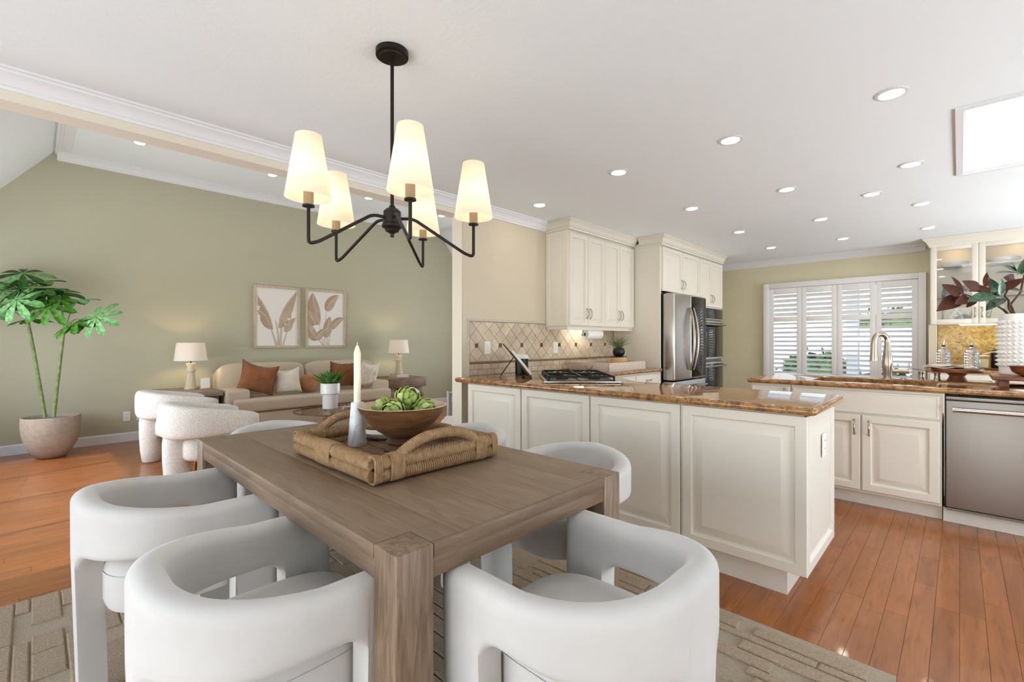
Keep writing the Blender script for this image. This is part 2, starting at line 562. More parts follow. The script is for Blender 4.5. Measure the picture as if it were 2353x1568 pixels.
# floor: sub-floor plus boards
fl = MB().box(XG - .15, XR + .15, YB - .15, YW + .15, -.12, -.006).build('floor', m_floorgap)
struct(fl)
BW = .0826
def boards():
    k0 = int(math.floor((XG - .05) / BW)); k1 = int((XR) / BW)
    r = random.Random(11)
    cand = []
    for k in range(k0, k1 + 1):
        x0 = k * BW; x1 = x0 + BW
        y = -2.2 - r.random() * .8
        while y < YW:
            ln = r.uniform(.32, 1.15)
            cand.append((x0, x1, max(y, YB), min(y + ln, YW), r.random(), r.random()))
            y += ln
    return cand
def board_tone(u, v):
    b = .90 + .19 * u
    if u < .12: b *= .93
    return (b, b * (.97 + .05 * v), b * (.94 + .08 * v))
cands = [c for c in boards() if c[3] - c[2] > .02]
Fx, Fy = -sin(YAW), cos(YAW); Rx, Ry = cos(YAW), sin(YAW)
def project(x, y, z):
    d = x * Fx + y * Fy
    if d < .05: return None
    return (1176.5 + FPX * (x * Rx + y * Ry) / d, 784 - FPX * (z - CAM_H) / d)
def board_rank(c):
    x, y = (c[0] + c[1]) / 2, (c[2] + c[3]) / 2
    p = project(x, y, 0)
    if p is None or not (-40 < p[0] < 2390 and p[1] < 1640): return 0
    if x < -3.1 and (y > 2.0): return 0
    if -3.0 < x < -.6 and 2.5 < y < 3.2: return 0
    if x < 1.5 and 4.4 < y < 5.0 and x > -1.2: return 0
    if y > 5: return 0
    if -3.0 < x < -.25 and -.1 < y < 2.1: return 0
    d = x * Fx + y * Fy
    return (c[3] - c[2]) / d ** 2
ranked = sorted(cands, key=board_rank, reverse=True)
own = [c for c in ranked[:290] if board_rank(c) > 0]
rest = [c for c in cands if c not in set(own)]
def board_mesh(mb, c):
    g = .0004
    n = len(mb.v)
    mb.panel((c[0] + g, c[2] + g, -.008), (1, 0, 0), (0, 1, 0), c[1] - c[0] - 2 * g, c[3] - c[2] - 2 * g, [(0, 0), (0, .0072), (.0008, .008)])
    return len(mb.v) - n
for c in own:
    mb = MB(); board_mesh(mb, c)
    mb.build('plank', m_floor, fl, tone=board_tone(c[4], c[5]), fix=False)
mb = MB(); tn = []
for c in rest: tn += [board_tone(c[4], c[5])] * board_mesh(mb, c)
stuff(mb.build('floor_boards', m_floor, fl, tone=tn, fix=False))

# walls
zt = CEIL2 + .1
def slope_z(y):
    if y < YF0: return CEIL2 - SL * (YF0 - y)
    if y > YF1: return CEIL2 - SL * (y - YF1)
    return CEIL2
wg = MB().prism([(YL0 - .1, 0), (YL1 + .1, 0), (YL1 + .1, slope_z(YL1)), (YF1, CEIL2 + .02), (YF0, CEIL2 + .02), (YL0 - .1, slope_z(YL0))], 'x', XG - .15, XG).build('wall_left', m_green)
struct(wg)
wk = MB().box(XK2, XK, 2.544, YW, 0, CEIL2 + .1).build('wall_kitchen', m_beige)
struct(wk)
MB().box(XK2 + .002, XK - .0, 2.538, 2.546, 0, 2.302).build('wall_end_casing', m_cream, wk)
mb = MB()
WX0, WX1, WZ0, WZ1 = -2.05, -.35, .5, 2.02         # window opening
for b in ((XK2, WX0, 0, CEIL + .2), (WX1, XR + .15, 0, CEIL + .2), (WX0, WX1, 0, WZ0), (WX0, WX1, WZ1, CEIL + .2)):
    mb.box(b[0], b[1], YW, YW + .15, b[2], b[3])
struct(mb.build('wall_back', m_olive))
# wall behind the camera with a wide glazed door, side wall with openings added for fill light
mb = MB()
for b in ((XK2, -2.65, 0, CEIL + .2), (.85, XR + .15, 0, CEIL + .2), (-2.65, .85, 2.16, CEIL + .2)):
    mb.box(b[0], b[1], YB - .12, YB, b[2], b[3])
struct(mb.build('wall_front', m_beige))
mb = MB()
for b in ((YB - .12, .7, 0, CEIL + .2), (4.5, 4.9, 0, CEIL + .2), (7.3, YW + .15, 0, CEIL + .2), (.7, 4.5, 2.16, CEIL + .2), (.7, 4.5, 0, .12), (4.9, 7.3, 2.16, CEIL + .2), (4.9, 7.3, 0, .2)):
    mb.box(XR, XR + .12, b[0], b[1], b[2], b[3])
struct(mb.build('wall_right', m_beige))
mb = MB()
for b in ((XG - .15, -6.9, 0, 2.2), (-3.3, XK2, 0, 2.2), (-6.9, -3.3, 0, .12), (-6.9, -3.3, 1.98, 2.2)):
    mb.box(b[0], b[1], YL0 - .12, YL0, b[2], b[3])
struct(mb.build('wall_living_near', m_beige))
MB_ = MB()
for b in ((XG - .15, -6.4, 0, 2.4), (-4.0, XK2, 0, 2.4), (-6.4, -4.0, 0, .5), (-6.4, -4.0, 2.05, 2.4)):
    MB_.box(b[0], b[1], YL1, YL1 + .12, b[2], b[3])
struct(MB_.build('wall_living_far', m_beige))
# glazing of the unseen openings (frames and panes)
def glazing(name, x0, x1, y0, y1, z0, z1, n):
    t = MB(); fr = .05
    alongx = abs(x1 - x0) > abs(y1 - y0)
    L0, L1 = (x0, x1) if alongx else (y0, y1)
    c0 = (y0 + y1) / 2 if alongx else (x0 + x1) / 2
    def bar(a, b, za, zb):
        if alongx: t.box(a, b, c0 - .03, c0 + .03, za, zb)
        else: t.box(c0 - .03, c0 + .03, a, b, za, zb)
    bar(L0, L1, z0, z0 + fr); bar(L0, L1, z1 - fr, z1)
    for i in range(n + 1):
        p = L0 + (L1 - L0 - fr) * i / n
        bar(p, p + fr, z0 + fr, z1 - fr)
    o = struct(t.build(name, m_white))
    for i in range(n):
        a = L0 + (L1 - L0 - fr) * i / n + fr; b = L0 + (L1 - L0 - fr) * (i + 1) / n
        p = MB()
        if alongx: p.box(a, b, c0 - .004, c0 + .004, z0 + fr, z1 - fr)
        else: p.box(c0 - .004, c0 + .004, a, b, z0 + fr, z1 - fr)
        p.build('pane', m_glass, o)
    return o
glazing('door_1', -2.65, .85, YB - .08, YB - .04, 0, 2.16, 3)
glazing('added_window_2', XR + .04, XR + .08, .7, 4.5, .12, 2.16, 3)  # unseen glazing added for the side fill lamp
glazing('added_window_6', XR + .04, XR + .08, 4.9, 7.3, .2, 2.16, 2)  # made-up glazing for the added kitchen fill lamp
glazing('window_3', -6.9, -3.3, YL0 - .08, YL0 - .04, .12, 1.98, 4)  # unseen; opening widened to soften the shadow on the living floor
glazing('added_window_7', XK2 + .04, XK2 + .08, YB, YL0 - .12, 0, 2.30, 2)  # unseen glass added instead of a solid return, to avoid a hard shadow edge
glazing('window_4', -6.4, -4.0, YL1 + .04, YL1 + .08, .5, 2.05, 3)

# ceilings
SKX0, SKX1, SKY0, SKY1 = .013, .72, 3.34, 4.62
mb = MB()
for b in ((XK - .02, SKX0, YB - .12, YW + .15), (SKX1, XR + .15, YB - .12, YW + .15), (SKX0, SKX1, YB - .12, SKY0), (SKX0, SKX1, SKY1, YW + .15)):
    mb.box(b[0], b[1], b[2], b[3], CEIL, CEIL + .12)
struct(mb.build('ceiling', m_ceil))
mb = MB()
z2 = CEIL2 + .1
mb.prism([(YL0 - .12, slope_z(YL0) - .0), (YF0, CEIL2), (YF1, CEIL2), (YL1 + .12, slope_z(YL1)), (YL1 + .12, slope_z(YL1) + .14), (YF1, CEIL2 + .14), (YF0, CEIL2 + .14), (YL0 - .12, slope_z(YL0) + .14)], 'x', XG - .15, XK2 + .0)
struct(mb.build('ceiling_living', m_ceil))
struct(MB().box(XK2, XK, YL0, 2.544, 2.302, CEIL2 + .1).build('ceiling_beam', m_cream))
struct(MB().box(XK2, XK, YB, YL0, 2.30, CEIL + .1).build('ceiling_beam_end', m_cream))
# skylight shaft and diffuser
mb = MB()
mb.box(SKX0 + .001, SKX0 + .012, SKY0 + .001, SKY1 - .001, CEIL, 2.53); mb.box(SKX1 - .012, SKX1 - .001, SKY0 + .001, SKY1 - .001, CEIL, 2.53)
mb.box(SKX0 + .012, SKX1 - .012, SKY0 + .001, SKY0 + .012, CEIL, 2.53); mb.box(SKX0 + .012, SKX1 - .012, SKY1 - .012, SKY1 - .001, CEIL, 2.53)
sky_o = struct(mb.build('window_5', m_white))
MB().box(SKX0 + .001, SKX1 - .001, SKY0 + .001, SKY1 - .001, 2.531, 2.54).build('diffuser', m_skyl, sky_o)
fr = MB()
for b in ((SKX0 - .03, SKX0 + .0, SKY0 - .03, SKY1 + .03), (SKX1, SKX1 + .03, SKY0 - .03, SKY1 + .03), (SKX0, SKX1, SKY0 - .03, SKY0), (SKX0, SKX1, SKY1, SKY1 + .03)):
    fr.box(b[0], b[1], b[2], b[3], CEIL - .012, CEIL + .0)
fr.build('skylight_trim', m_white, sky_o)

# crown mouldings: profile (out from wall, z)
def crown(zc, hgt=.085, out=.075):
    k = hgt / .085; q = out / .075
    return [(0, zc - .085 * k), (.012 * q, zc - .085 * k), (.014 * q, zc - .072 * k), (.022 * q, zc - .066 * k), (.030 * q, zc - .048 * k), (.046 * q, zc - .030 * k), (.060 * q, zc - .022 * k), (.062 * q, zc - .013 * k), (.075 * q, zc - .010 * k), (.075 * q, zc), (0, zc)]
struct(MB().prism([(XK + a, z) for a, z in crown(CEIL)], 'y', YB, 3.64).build('trim_1', m_white, smooth=25))
struct(MB().prism([(YW - a, z) for a, z in crown(CEIL)], 'x', XK, -.30).build('trim_2', m_white, smooth=25))
struct(MB().prism([(XG + a, z) for a, z in crown(CEIL2, .095, .085)], 'y', YF0 + .02, YF1 - .02).build('trim_3', m_white, smooth=25))
for i, (yy, sg) in enumerate(((YF0, 1), (YF1, -1))):
    pr = [(yy, CEIL2 - .03), (yy + sg * .02, CEIL2 - .03), (yy + sg * .025, CEIL2 - .022), (yy + sg * .05, CEIL2 - .018), (yy + sg * .055, CEIL2 - .010), (yy + sg * .13, CEIL2 - .008), (yy + sg * .135, CEIL2), (yy, CEIL2)]
    struct(MB().prism(pr, 'x', XG, XK2).build('trim_%d' % (4 + i), m_white))
# crown at far living wall above slope
# baseboards
struct(MB().prism([(XG, 0), (XG + .015, 0), (XG + .015, .095), (XG + .009, .108), (XG, .108)], 'y', YL0, YL1).build('baseboard_left', m_white))
struct(MB().prism([(YW, 0), (YW - .015, 0), (YW - .015, .095), (YW - .009, .108), (YW, .108)], 'x', XK, -.26).build('baseboard_back', m_white))
struct(MB().prism([(YL1, 0), (YL1 - .015, 0), (YL1 - .015, .095), (YL1 - .009, .108), (YL1, .108)], 'x', XG, XK2).build('baseboard_living_far', m_white))

# ------------------------------------------------------------------ plantation shutter window
win = bpy.data.objects.new('window_1', None); COL.objects.link(win); struct(win, 'white plantation shutter window above the sink island')
ORG[win.name] = Vector((0, 0, 0))
fx0, fx1, fz0, fz1 = -2.11, -.293, .45, 2.076
YS = YW - .045
mb = MB()
for b in ((fx0, fx0 + .075, fz0, fz1), (fx1 - .075, fx1, fz0, fz1), (fx0 + .075, fx1 - .075, fz1 - .075, fz1), (fx0 + .075, fx1 - .075, fz0, fz0 + .075)):
    mb.box(b[0], b[1], YS - .03, YW, b[2], b[3])
mb.build('window_frame', m_shutter, win, bevel=.006)
pw = (fx1 - fx0 - .15) / 4
for i in range(4):
    a = fx0 + .075 + pw * i + .002; b = a + pw - .004
    z0, z1 = fz0 + .078, fz1 - .078
    st, rl, zm = .058, .085, 1.548
    mb = MB()
    mb.box(a, a + st, YS - .014, YS + .014, z0, z1); mb.box(b - st, b, YS - .014, YS + .014, z0, z1)
    mb.box(a + st, b - st, YS - .014, YS + .014, z0, z0 + rl); mb.box(a + st, b - st, YS - .014, YS + .014, z1 - rl, z1)
    mb.box(a + st, b - st, YS - .014, YS + .014, zm - .035, zm + .035)
    pn = mb.build('shutter_panel', m_shutter, win, bevel=.003)
    for (lo, hi, n, tilt) in ((z0 + rl, zm - .035, 14, rad(26)), (zm + .035, z1 - rl, 5, rad(50))):
        for k in range(n):
            zc = lo + (hi - lo) * (k + .5) / n
            pr = []
            for q in range(12):
                t = 2 * pi * q / 12
                u, v = .0325 * cos(t), .0048 * sin(t)
                pr.append((YS + u * cos(tilt) - v * sin(tilt), zc + u * sin(tilt) + v * cos(tilt)))
            MB().prism(pr, 'x', a + st + .001, b - st - .001).build('slat', m_shutter, pn, smooth=50)
mb = MB()
mb.box(WX0, WX1, YW + .05, YW + .09, WZ0, WZ0 + .04); mb.box(WX0, WX1, YW + .05, YW + .09, WZ1 - .04, WZ1)
for x in (WX0, -1.22, WX1 - .04): mb.box(x, x + .04, YW + .05, YW + .09, WZ0 + .04, WZ1 - .04)
mb.build('sash', m_white, win)
for x in (WX0 + .04, -1.18): MB().box(x, x + (.79 if x < -1.5 else .79), YW + .066, YW + .072, WZ0 + .04, WZ1 - .04).build('pane', m_glass, win)

# garden outside the shutters
struct(MB().box(-14, 12, YW + .2, 30, -.25, -.2).build('ground_garden', m_patio))
tag(MB().box(-14, 12, 17, 17.3, -.2, 1.6).build('garden_wall', m_stucco), 'pale stucco garden wall beyond the shutters', 'wall')
tag(MB().box(-1.53, -1.35, 10.6, 10.78, -.2, 3.0).build('patio_post', m_post, bevel=.01), 'grey patio post seen through the third shutter', 'post')
def bush(name, c, r, label, n=260):
    t = thing(name, label, 'bush', (c[0], c[1], -.2), group='garden shrubs outside the window')
    mb = MB(); q = random.Random(name + str(c))
    for k in range(n):
        d = Vector((q.gauss(0, 1), q.gauss(0, 1), q.gauss(0, 1))).normalized()
        p = Vector(c) + Vector((d.x * r[0], d.y * r[1], d.z * r[2])) * (.75 + .3 * q.random())
        if p.z < -.18: continue
        u = Vector((q.gauss(0, 1), q.gauss(0, 1), q.gauss(0, 1))).normalized(); v = u.cross(d).normalized()
        s_ = .09 + .1 * q.random()
        mb.add([p - u * s_, p + v * s_ * .5, p + u * s_, p - v * s_ * .5], [(0, 1, 2, 3)])
    stuff(mb.build('foliage', m_hedge, t, fix=False))
    MB().sell(c, r[0] * .85, r[1] * .85, r[2] * .85, nu=14, nv=8).build('leaf_mass', m_hedge, t, smooth=60)
bush('round_bush', (-2.5, 13.6, .25), (1.0, .8, .75), 'round green bush low in the second shutter panel')
bush('tall_bush', (-1.3, 18.5, 1.0), (1.9, .8, 1.35), 'tall green shrub rising over the garden wall', 420)
bush('small_bush', (-.95, 12.6, .1), (.8, .6, .5), 'small green bush beside the patio post')
# ------------------------------------------------------------------ kitchen
DOOR = [(0, 0), (0, .019), (.004, .023), (.050, .023), (.053, .020), (.058, .008), (.066, .007), (.104, .020), (.107, .020)]
NARROW = [(0, 0), (0, .019), (.004, .023), (.044, .023), (.047, .020), (.051, .008), (.057, .007), (.086, .020), (.088, .020)]
FLAT = [(0, 0), (0, .014), (.004, .018), (.012, .018), (.014, .015)]

def pull(parent, c, U, N, L=.10):
    """arched cabinet pull, long axis U, standing off along N, with two rosettes"""
    c = V3(c); U = V3(U); N = V3(N)
    pts = []
    for i in range(13):
        t = -1 + i / 6
        pts.append(c + U * (t * L / 2) + N * (.004 + .026 * (1 - t * t) ** .6))
    rr = [.0035 + .0025 * (1 - abs(-1 + i / 6)) for i in range(13)]
    mb = MB().tube(pts, rr, 8)
    for sg in (-1, 1):
        mb.sell(c + U * (sg * L / 2) + N * .004, .009, .009, .009, nu=10, nv=6)
    return mb.build('handle', m_nickel, parent, smooth=60)

# --- granite worktop of peninsula and cooktop wall
ZC0, ZC1 = .888, .928
wt = MB().slab([(-3.035, 2.43), (-.46, 2.43), (-.46, 3.15), (-1.75, 3.15), (-2.39, 3.77), (-2.39, 4.925), (-3.035, 4.925)], ZC0, ZC1, .02).build('granite_worktop', m_granite, smooth=40)
tag(wt, 'golden brown granite worktop running along the peninsula and tiled wall', 'countertop')

# --- peninsula cabinets: four panelled units and an end panel
PX = [-2.885, -2.289, -1.692, -1.096, -.500]
names = ['cream peninsula cabinet panel nearest the sage wall', 'second cream peninsula cabinet panel from the wall post', 'third cream peninsula cabinet panel from the wall post', 'cream peninsula cabinet with raised panel at the outlet end']
for i in range(4):
    x0, x1 = PX[i], PX[i + 1]
    t = thing('peninsula_cabinet', names[i], 'cabinet', ((x0 + x1) / 2, 2.8, 0), group='peninsula cabinets')
    yf = 2.478
    MB().box(x0 + .001, x1 - (.018 if i == 3 else .001), yf, 3.10, .14, ZC0 - .002).build('body', m_cab, t)
    MB().box(x0 + .001, x1 - (.10 if i == 3 else .001), yf + .06, 3.03, 0, .14).build('toe_kick', m_cab, t)
    MB().panel((x0 + .007, yf, .142), (1, 0, 0), (0, 0, 1), x1 - x0 - (.008 if i == 3 else .014), ZC0 - .148, [(0, -.001), (0, .012), (.003, .016), (.048, .016), (.051, .013), (.056, .003), (.064, .002), (.108, .017), (.111, .017)]).build('raised_panel', m_cab, t, smooth=25)
    MB().box(x0 + .0015, x0 + .0055, yf - .011, yf, .142, ZC0 - .006).build('fillet_strip', m_cab, t)
    if i == 3:
        MB().panel((x1 - .018, yf - .012, .142), (0, 1, 0), (0, 0, 1), .63, ZC0 - .148, [(0, 0), (0, .014), (.004, .018), (.048, .018), (.051, .015), (.056, .004), (.064, .003), (.1, .014), (.103, .014)]).build('end_panel', m_cab, t, smooth=25)
def outlet(name, label, c, U, N, sw=False):
    c = V3(c); U = V3(U); N = V3(N); Z = Vector((0, 0, 1))
    t = thing(name, label, 'outlet', tuple(c))
    def pl(w_, h_, o, d, dz, m, nm, bev=.002):
        mb = MB()
        q = c + N * o + Z * dz
        mb.panel(q - U * w_ / 2 - Z * h_ / 2, U, Z, w_, h_, [(0, 0), (0, d - bev), (bev, d)])
        return mb.build(nm, m, t, smooth=30)
    pl(.072, .116, 0, .006, 0, m_plate, 'cover_plate')
    if sw:
        pl(.034, .068, .006, .004, 0, m_plate, 'rocker')
    else:
        for dz in (-.021, .021):
            f = pl(.034, .030, .006, .002, dz, m_plate, 'receptacle')
            for du in (-.008, .008):
                mb = MB(); q = c + N * .008 + Z * (dz + .003) + U * du
                mb.panel(q - U * .001 - Z * .004, U, Z, .002, .008, [(0, 0), (0, .0006)])
                mb.build('slot', m_slot, f)
    return t
outlet('power_outlet', 'white power outlet on the peninsula end panel', (-.4995, 2.80, .70), (0, 1, 0), (1, 0, 0))
outlet('power_outlet', 'white power outlet low on the sage wall beside the planter', (XG + .001, .80, .305), (0, 1, 0), (1, 0, 0))
outlet('power_outlet', 'white power outlet on sage wall just behind the boucle armchair', (XG + .001, .93, .305), (0, 1, 0), (1, 0, 0))

# --- cooktop-wall base cabinets under the granite
t = thing('base_cabinet', 'cream base cabinet under the cooktop wall worktop', 'cabinet', (-2.7, 4.3, 0))
MB().box(-3.045, -2.44, 3.70, 4.92, .10, ZC0 - .002).build('body', m_cab, t)
MB().box(-3.045, -2.50, 3.70, 4.92, 0, .10).build('toe_kick', m_cab, t)
for a, b in ((3.80, 4.36), (4.37, 4.91)):
    d = MB().panel((-2.44, a, .74), (0, 1, 0), (0, 0, 1), b - a, .13, FLAT).build('drawer', m_cab, t, smooth=25)
    pull(d, (-2.422, (a + b) / 2, .805), (0, 1, 0), (1, 0, 0))
    d = MB().panel((-2.44, a, .12), (0, 1, 0), (0, 0, 1), b - a, .61, DOOR).build('door', m_cab, t, smooth=25)
MB().prism([(-1.79, 3.12), (-2.42, 3.73), (-2.9, 3.73), (-2.9, 3.12)], 'z', 0, ZC0 - .002).build('corner_panel', m_cab, t)

# --- wall cabinet with four doors
UZ0, UZ1, XF = 1.372, 2.335, -2.775
t = thing('wall_cabinet', 'cream four-door wall cabinet hanging over the tiled backsplash', 'cabinet', (-2.9, 4.28, UZ0))
MB().box(-3.048, XF, 3.655, 4.925, UZ0, UZ1 + .05).build('body', m_cab, t)
MB().panel((-3.045, 3.655, UZ0 + .01), (1, 0, 0), (0, 0, 1), .262, UZ1 - UZ0 - .02, [(0, 0), (0, .006), (.045, .006), (.050, .002), (.056, .002), (.085, .006)]).build('side_panel', m_cab, t, smooth=25)
dw = (4.915 - 3.668) / 4
for k in range(4):
    a = 3.668 + dw * k
    d = MB().panel((XF, a + .002, UZ0 + .012), (0, 1, 0), (0, 0, 1), dw - .004, UZ1 - UZ0 - .04, NARROW).build('door', m_cab, t, smooth=25)
    hy = a + dw - .03 if k % 2 == 0 else a + .03
    pull(d, (XF + .02, hy, UZ0 + .14), (0, 0, 1), (1, 0, 0))
def crown_l(yl, xf_, y1, zc, zb, xs=-3.049):
    """cornice round a cabinet top: return on the near side then along the front"""
    pr = [(0, zb), (.012, zb), (.012, zb + .014), (.006, zb + .017), (.006, zb + .024), (.018, zb + .027), (.018, zb + .036), (.024, zb + .040), (.034, zc - .038), (.050, zc - .026), (.050, zc - .020), (.058, zc - .018), (.058, zc - .009), (.066, zc - .007), (.066, zc), (0, zc)]
    vs = []; fs = []
    n = len(pr)
    for (ax, ay, dx, dy) in ((xs, yl, 0, -1), (xf_, yl, 1, -1), (xf_, y1, 1, 0)):
        for o_, z in pr: vs.append((ax + dx * o_, ay + dy * o_, z))
    for s_ in range(2):
        for i in range(n):
            j = (i + 1) % n
            fs.append((s_ * n + i, s_ * n + j, (s_ + 1) * n + j, (s_ + 1) * n + i))
    fs.append(tuple(range(n))); fs.append(tuple(2 * n + i for i in range(n)))
    return MB().add(vs, fs)
crown_l(3.655, XF + .02, 4.925, CEIL - .002, UZ1 - .005).build('cornice', m_cab, t, smooth=25)
MB().box(-2.96, -2.90, 3.98, 4.36, UZ0 - .010, UZ0).build('light_strip', m_puck, t)
MB().box(XF - .02, XF, 3.655, 4.925, UZ0 - .028, UZ0).build('light_rail', m_cab, t, bevel=.003)
MB().box(-3.04, XF - .02, 3.655, 3.672, UZ0 - .028, UZ0).build('light_rail', m_cab, t, bevel=.003)

# --- tall fridge and oven enclosure
XT = -2.44
t = thing('tall_cabinet', 'tall cream cabinet wrapped round the fridge and ovens', 'cabinet', (-2.75, 5.9, 0))
MB().box(-3.04, XT, 4.935, 4.96, 0, 2.36).build('side_panel', m_cab, t)
MB().box(-3.045, XT, 5.975, 6.01, 0, 1.83).build('partition_panel', m_cab, t)
MB().box(-3.045, XT, 6.79, 6.815, 0, 2.36).build('side_panel', m_cab, t)
MB().box(-3.045, XT, 4.96, 6.79, 1.83, 2.38).build('upper_box', m_cab, t)
MB().box(-3.045, XT, 6.01, 6.79, 1.675, 1.83).build('oven_header', m_cab, t)
MB().box(-3.045, XT - .02, 6.01, 6.79, .08, .38).build('oven_plinth', m_cab, t)
for (a, b, z0, hs) in ((4.965, 5.48, 1.80, 1), (5.485, 6.005, 1.80, -1), (6.012, 6.40, 1.69, 1), (6.405, 6.80, 1.69, -1)):
    d = MB().panel((XT, a + .002, z0), (0, 1, 0), (0, 0, 1), b - a - .004, 2.305 - z0, NARROW).build('door', m_cab, t, smooth=25)
    pull(d, (XT + .02, (b - .03) if hs > 0 else (a + .03), z0 + .11), (0, 0, 1), (1, 0, 0))
d = MB().panel((XT - .02, 6.03, .10), (0, 1, 0), (0, 0, 1), .75, .27, FLAT).build('drawer', m_cab, t, smooth=25)
crown_l(4.935, XT + .02, 6.815, CEIL - .002, 2.315, -2.690).build('cornice', m_cab, t, smooth=25)

# --- refrigerator
t = thing('refrigerator', 'stainless french-door fridge with one black glass door', 'refrigerator', (-2.65, 5.43, 0))
MB().box(-3.03, -2.46, 4.985, 5.885, .02, 1.765).build('body', m_steel_d, t, bevel=.005)
XD = -2.295
for (a, b, gl, hy) in ((4.985, 5.432, 0, 5.392), (5.438, 5.885, 1, 5.478)):
    d = MB().box(-2.445, XD, a, b, .78, 1.775).build('door', m_steel, t, bevel=.018, seg=4, smooth=40)
    if gl:
        MB().box(XD - .004, XD + .003, a + .012, b - .006, .80, 1.76).build('glass_front', m_blackglass, d, bevel=.003)
    pts = []
    for i in range(21):
        s_ = -1 + i / 10
        pts.append((XD + .012 + .052 * (1 - s_ * s_), hy + (.012 if gl else -.012) * (1 - s_ * s_), 1.255 + s_ * .37))
    MB().tube(pts, [.010 + .005 * (1 - (-1 + i / 10) ** 2) for i in range(21)], 10).build('handle', m_nickel, d, smooth=60)
for (z0, z1) in ((.42, .77), (.06, .41)):
    d = MB().box(-2.445, XD, 4.985, 5.885, z0, z1).build('freezer_drawer', m_steel, t, bevel=.018, seg=4, smooth=40)
    MB().tube([(XD + .05, 5.08, z1 - .07), (XD + .05, 5.79, z1 - .07)], .011, 10).build('handle', m_nickel, d, smooth=60)
MB().box(-2.46, -2.44, 4.97, 5.0, 1.765, 1.79).build('hinge_cover', m_steel_d, t, bevel=.004)
MB().box(-2.47, -2.44, 4.985, 5.885, .02, 1.76).build('gasket', m_rubber, t)

# --- double wall oven
t = thing('double_wall_oven', 'black glass double wall oven beside the refrigerator', 'oven', (-2.7, 6.4, .38))
XO = -2.41
MB().box(-3.0, XO - .02, 6.02, 6.78, .385, 1.67).build('body', m_steel_d, t)
MB().box(XO - .02, XO, 6.02, 6.78, 1.53, 1.668).build('control_panel', m_blackglass, t, bevel=.004)
MB().box(XO - .001, XO + .004, 6.02, 6.78, 1.515, 1.53).build('trim_strip', m_steel, t)
for (z0, z1) in ((.98, 1.51), (.40, .955)):
    d = MB().box(XO - .02, XO + .004, 6.02, 6.78, z0, z1).build('oven_door', m_blackglass, t, bevel=.004)
    for zz in (z0 + .02, z1 - .02):
        MB().box(XO + .003, XO + .008, 6.02, 6.78, zz - .012, zz + .012).build('trim_strip', m_steel, d)
    MB().tube([(XO, 6.06, z1 - .06), (XO + .055, 6.06, z1 - .06), (XO + .06, 6.08, z1 - .06), (XO + .06, 6.72, z1 - .06), (XO + .055, 6.74, z1 - .06), (XO, 6.74, z1 - .06)], .011, 10).build('handle', m_nickel, d, smooth=60)

# --- backsplash tiles on the kitchen wall
XTF = XK + .001
bs = MB().box(XK, XTF, 2.60, 4.93, ZC1, 1.425).build('grout_bed', m_grout, wk)
def tilepoly(poly, th, name, m, tone=None, bev=.0016):
    n = len(poly)
    cx_ = sum(p[0] for p in poly) / n; cz_ = sum(p[1] for p in poly) / n
    vs = [(XTF, a, b) for a, b in poly] + [(XTF + th - bev, a, b) for a, b in poly]
    ins = []
    for a, b in poly:
        l = max(1e-6, sqrt((a - cx_) ** 2 + (b - cz_) ** 2)); k = max(0, 1 - bev * 1.3 / l)
        ins.append((XTF + th, cx_ + (a - cx_) * k, cz_ + (b - cz_) * k))
    vs += ins
    fs = [tuple(2 * n + i for i in range(n))]
    for q in range(2):
        for i in range(n):
            j = (i + 1) % n
            fs.append((q * n + i, q * n + j, (q + 1) * n + j, (q + 1) * n + i))
    return MB().add(vs, fs).build(name, m, wk, tone=tone)
q = random.Random(5)
def ttone():
    b = q.uniform(.86, 1.04); return (b, b * q.uniform(.96, 1.0), b * q.uniform(.92, 1.0))
DG = .146; gz = .0018
zc0 = 1.19
y0t, y1t = 2.622, 4.928
for iy in range(-1, 34):
    for iz in range(-4, 5):
        if (iy + iz) % 2 == 0: continue
        cy_ = 2.70 + iy * DG / 2 ; cz_ = zc0 + iz * DG / 2
        h = DG / 2 - gz
        poly = [(cy_ - h, cz_), (cy_, cz_ - h), (cy_ + h, cz_), (cy_, cz_ + h)]
        ztop = 1.398 if cy_ < 3.66 else 1.372
        poly = clip(poly, y0t, y1t, 1.048, ztop)
        if len(poly) >= 3:
            ar = abs(sum(poly[i - 1][0] * poly[i][1] - poly[i][0] * poly[i - 1][1] for i in range(len(poly)))) / 2
            if ar > .0004: tilepoly(poly, .007, 'diamond_tile', m_tile, ttone())
for k in range(8):
    yc = 2.70 + k * 2 * DG
    if yc < 4.9:
        s_ = .0195
        tilepoly([(yc - s_, zc0 - s_), (yc + s_, zc0 - s_), (yc + s_, zc0 + s_), (yc - s_, zc0 + s_)], .0085, 'accent_tile', m_accent)
rowz = [(ZC1 + .002, .978), (.981, 1.028)]
for ri, (za, zb) in enumerate(rowz):
    y = y0t - (.05 if ri else 0)
    while y < y1t:
        a, b = max(y, y0t), min(y + .1 - .003, y1t)
        if b - a > .012: tilepoly([(a, za), (b, za), (b, zb), (a, zb)], .007, 'brick_tile', m_tile, ttone())
        y += .1
def rail(name, y0_, y1_, z0_, z1_, m, out=.014):
    L = .3; y = y0_
    while y < y1_ - .01:
        b = min(y + L - .001, y1_)
        pr = [(XTF, z0_)] + [(XTF + out * sin(pi * i / 8), (z0_ + z1_) / 2 - (z1_ - z0_) / 2 * cos(pi * i / 8)) for i in range(9)] + [(XTF, z1_)]
        MB().prism(pr, 'y', y, b).build(name, m, wk, smooth=50)
        y += L
rail('liner_tile', y0t, y1t, 1.030, 1.046, m_liner)
rail('pencil_tile', 2.60, 3.648, 1.400, 1.424, m_tile if False else m_whitewov, .016)
z = ZC1
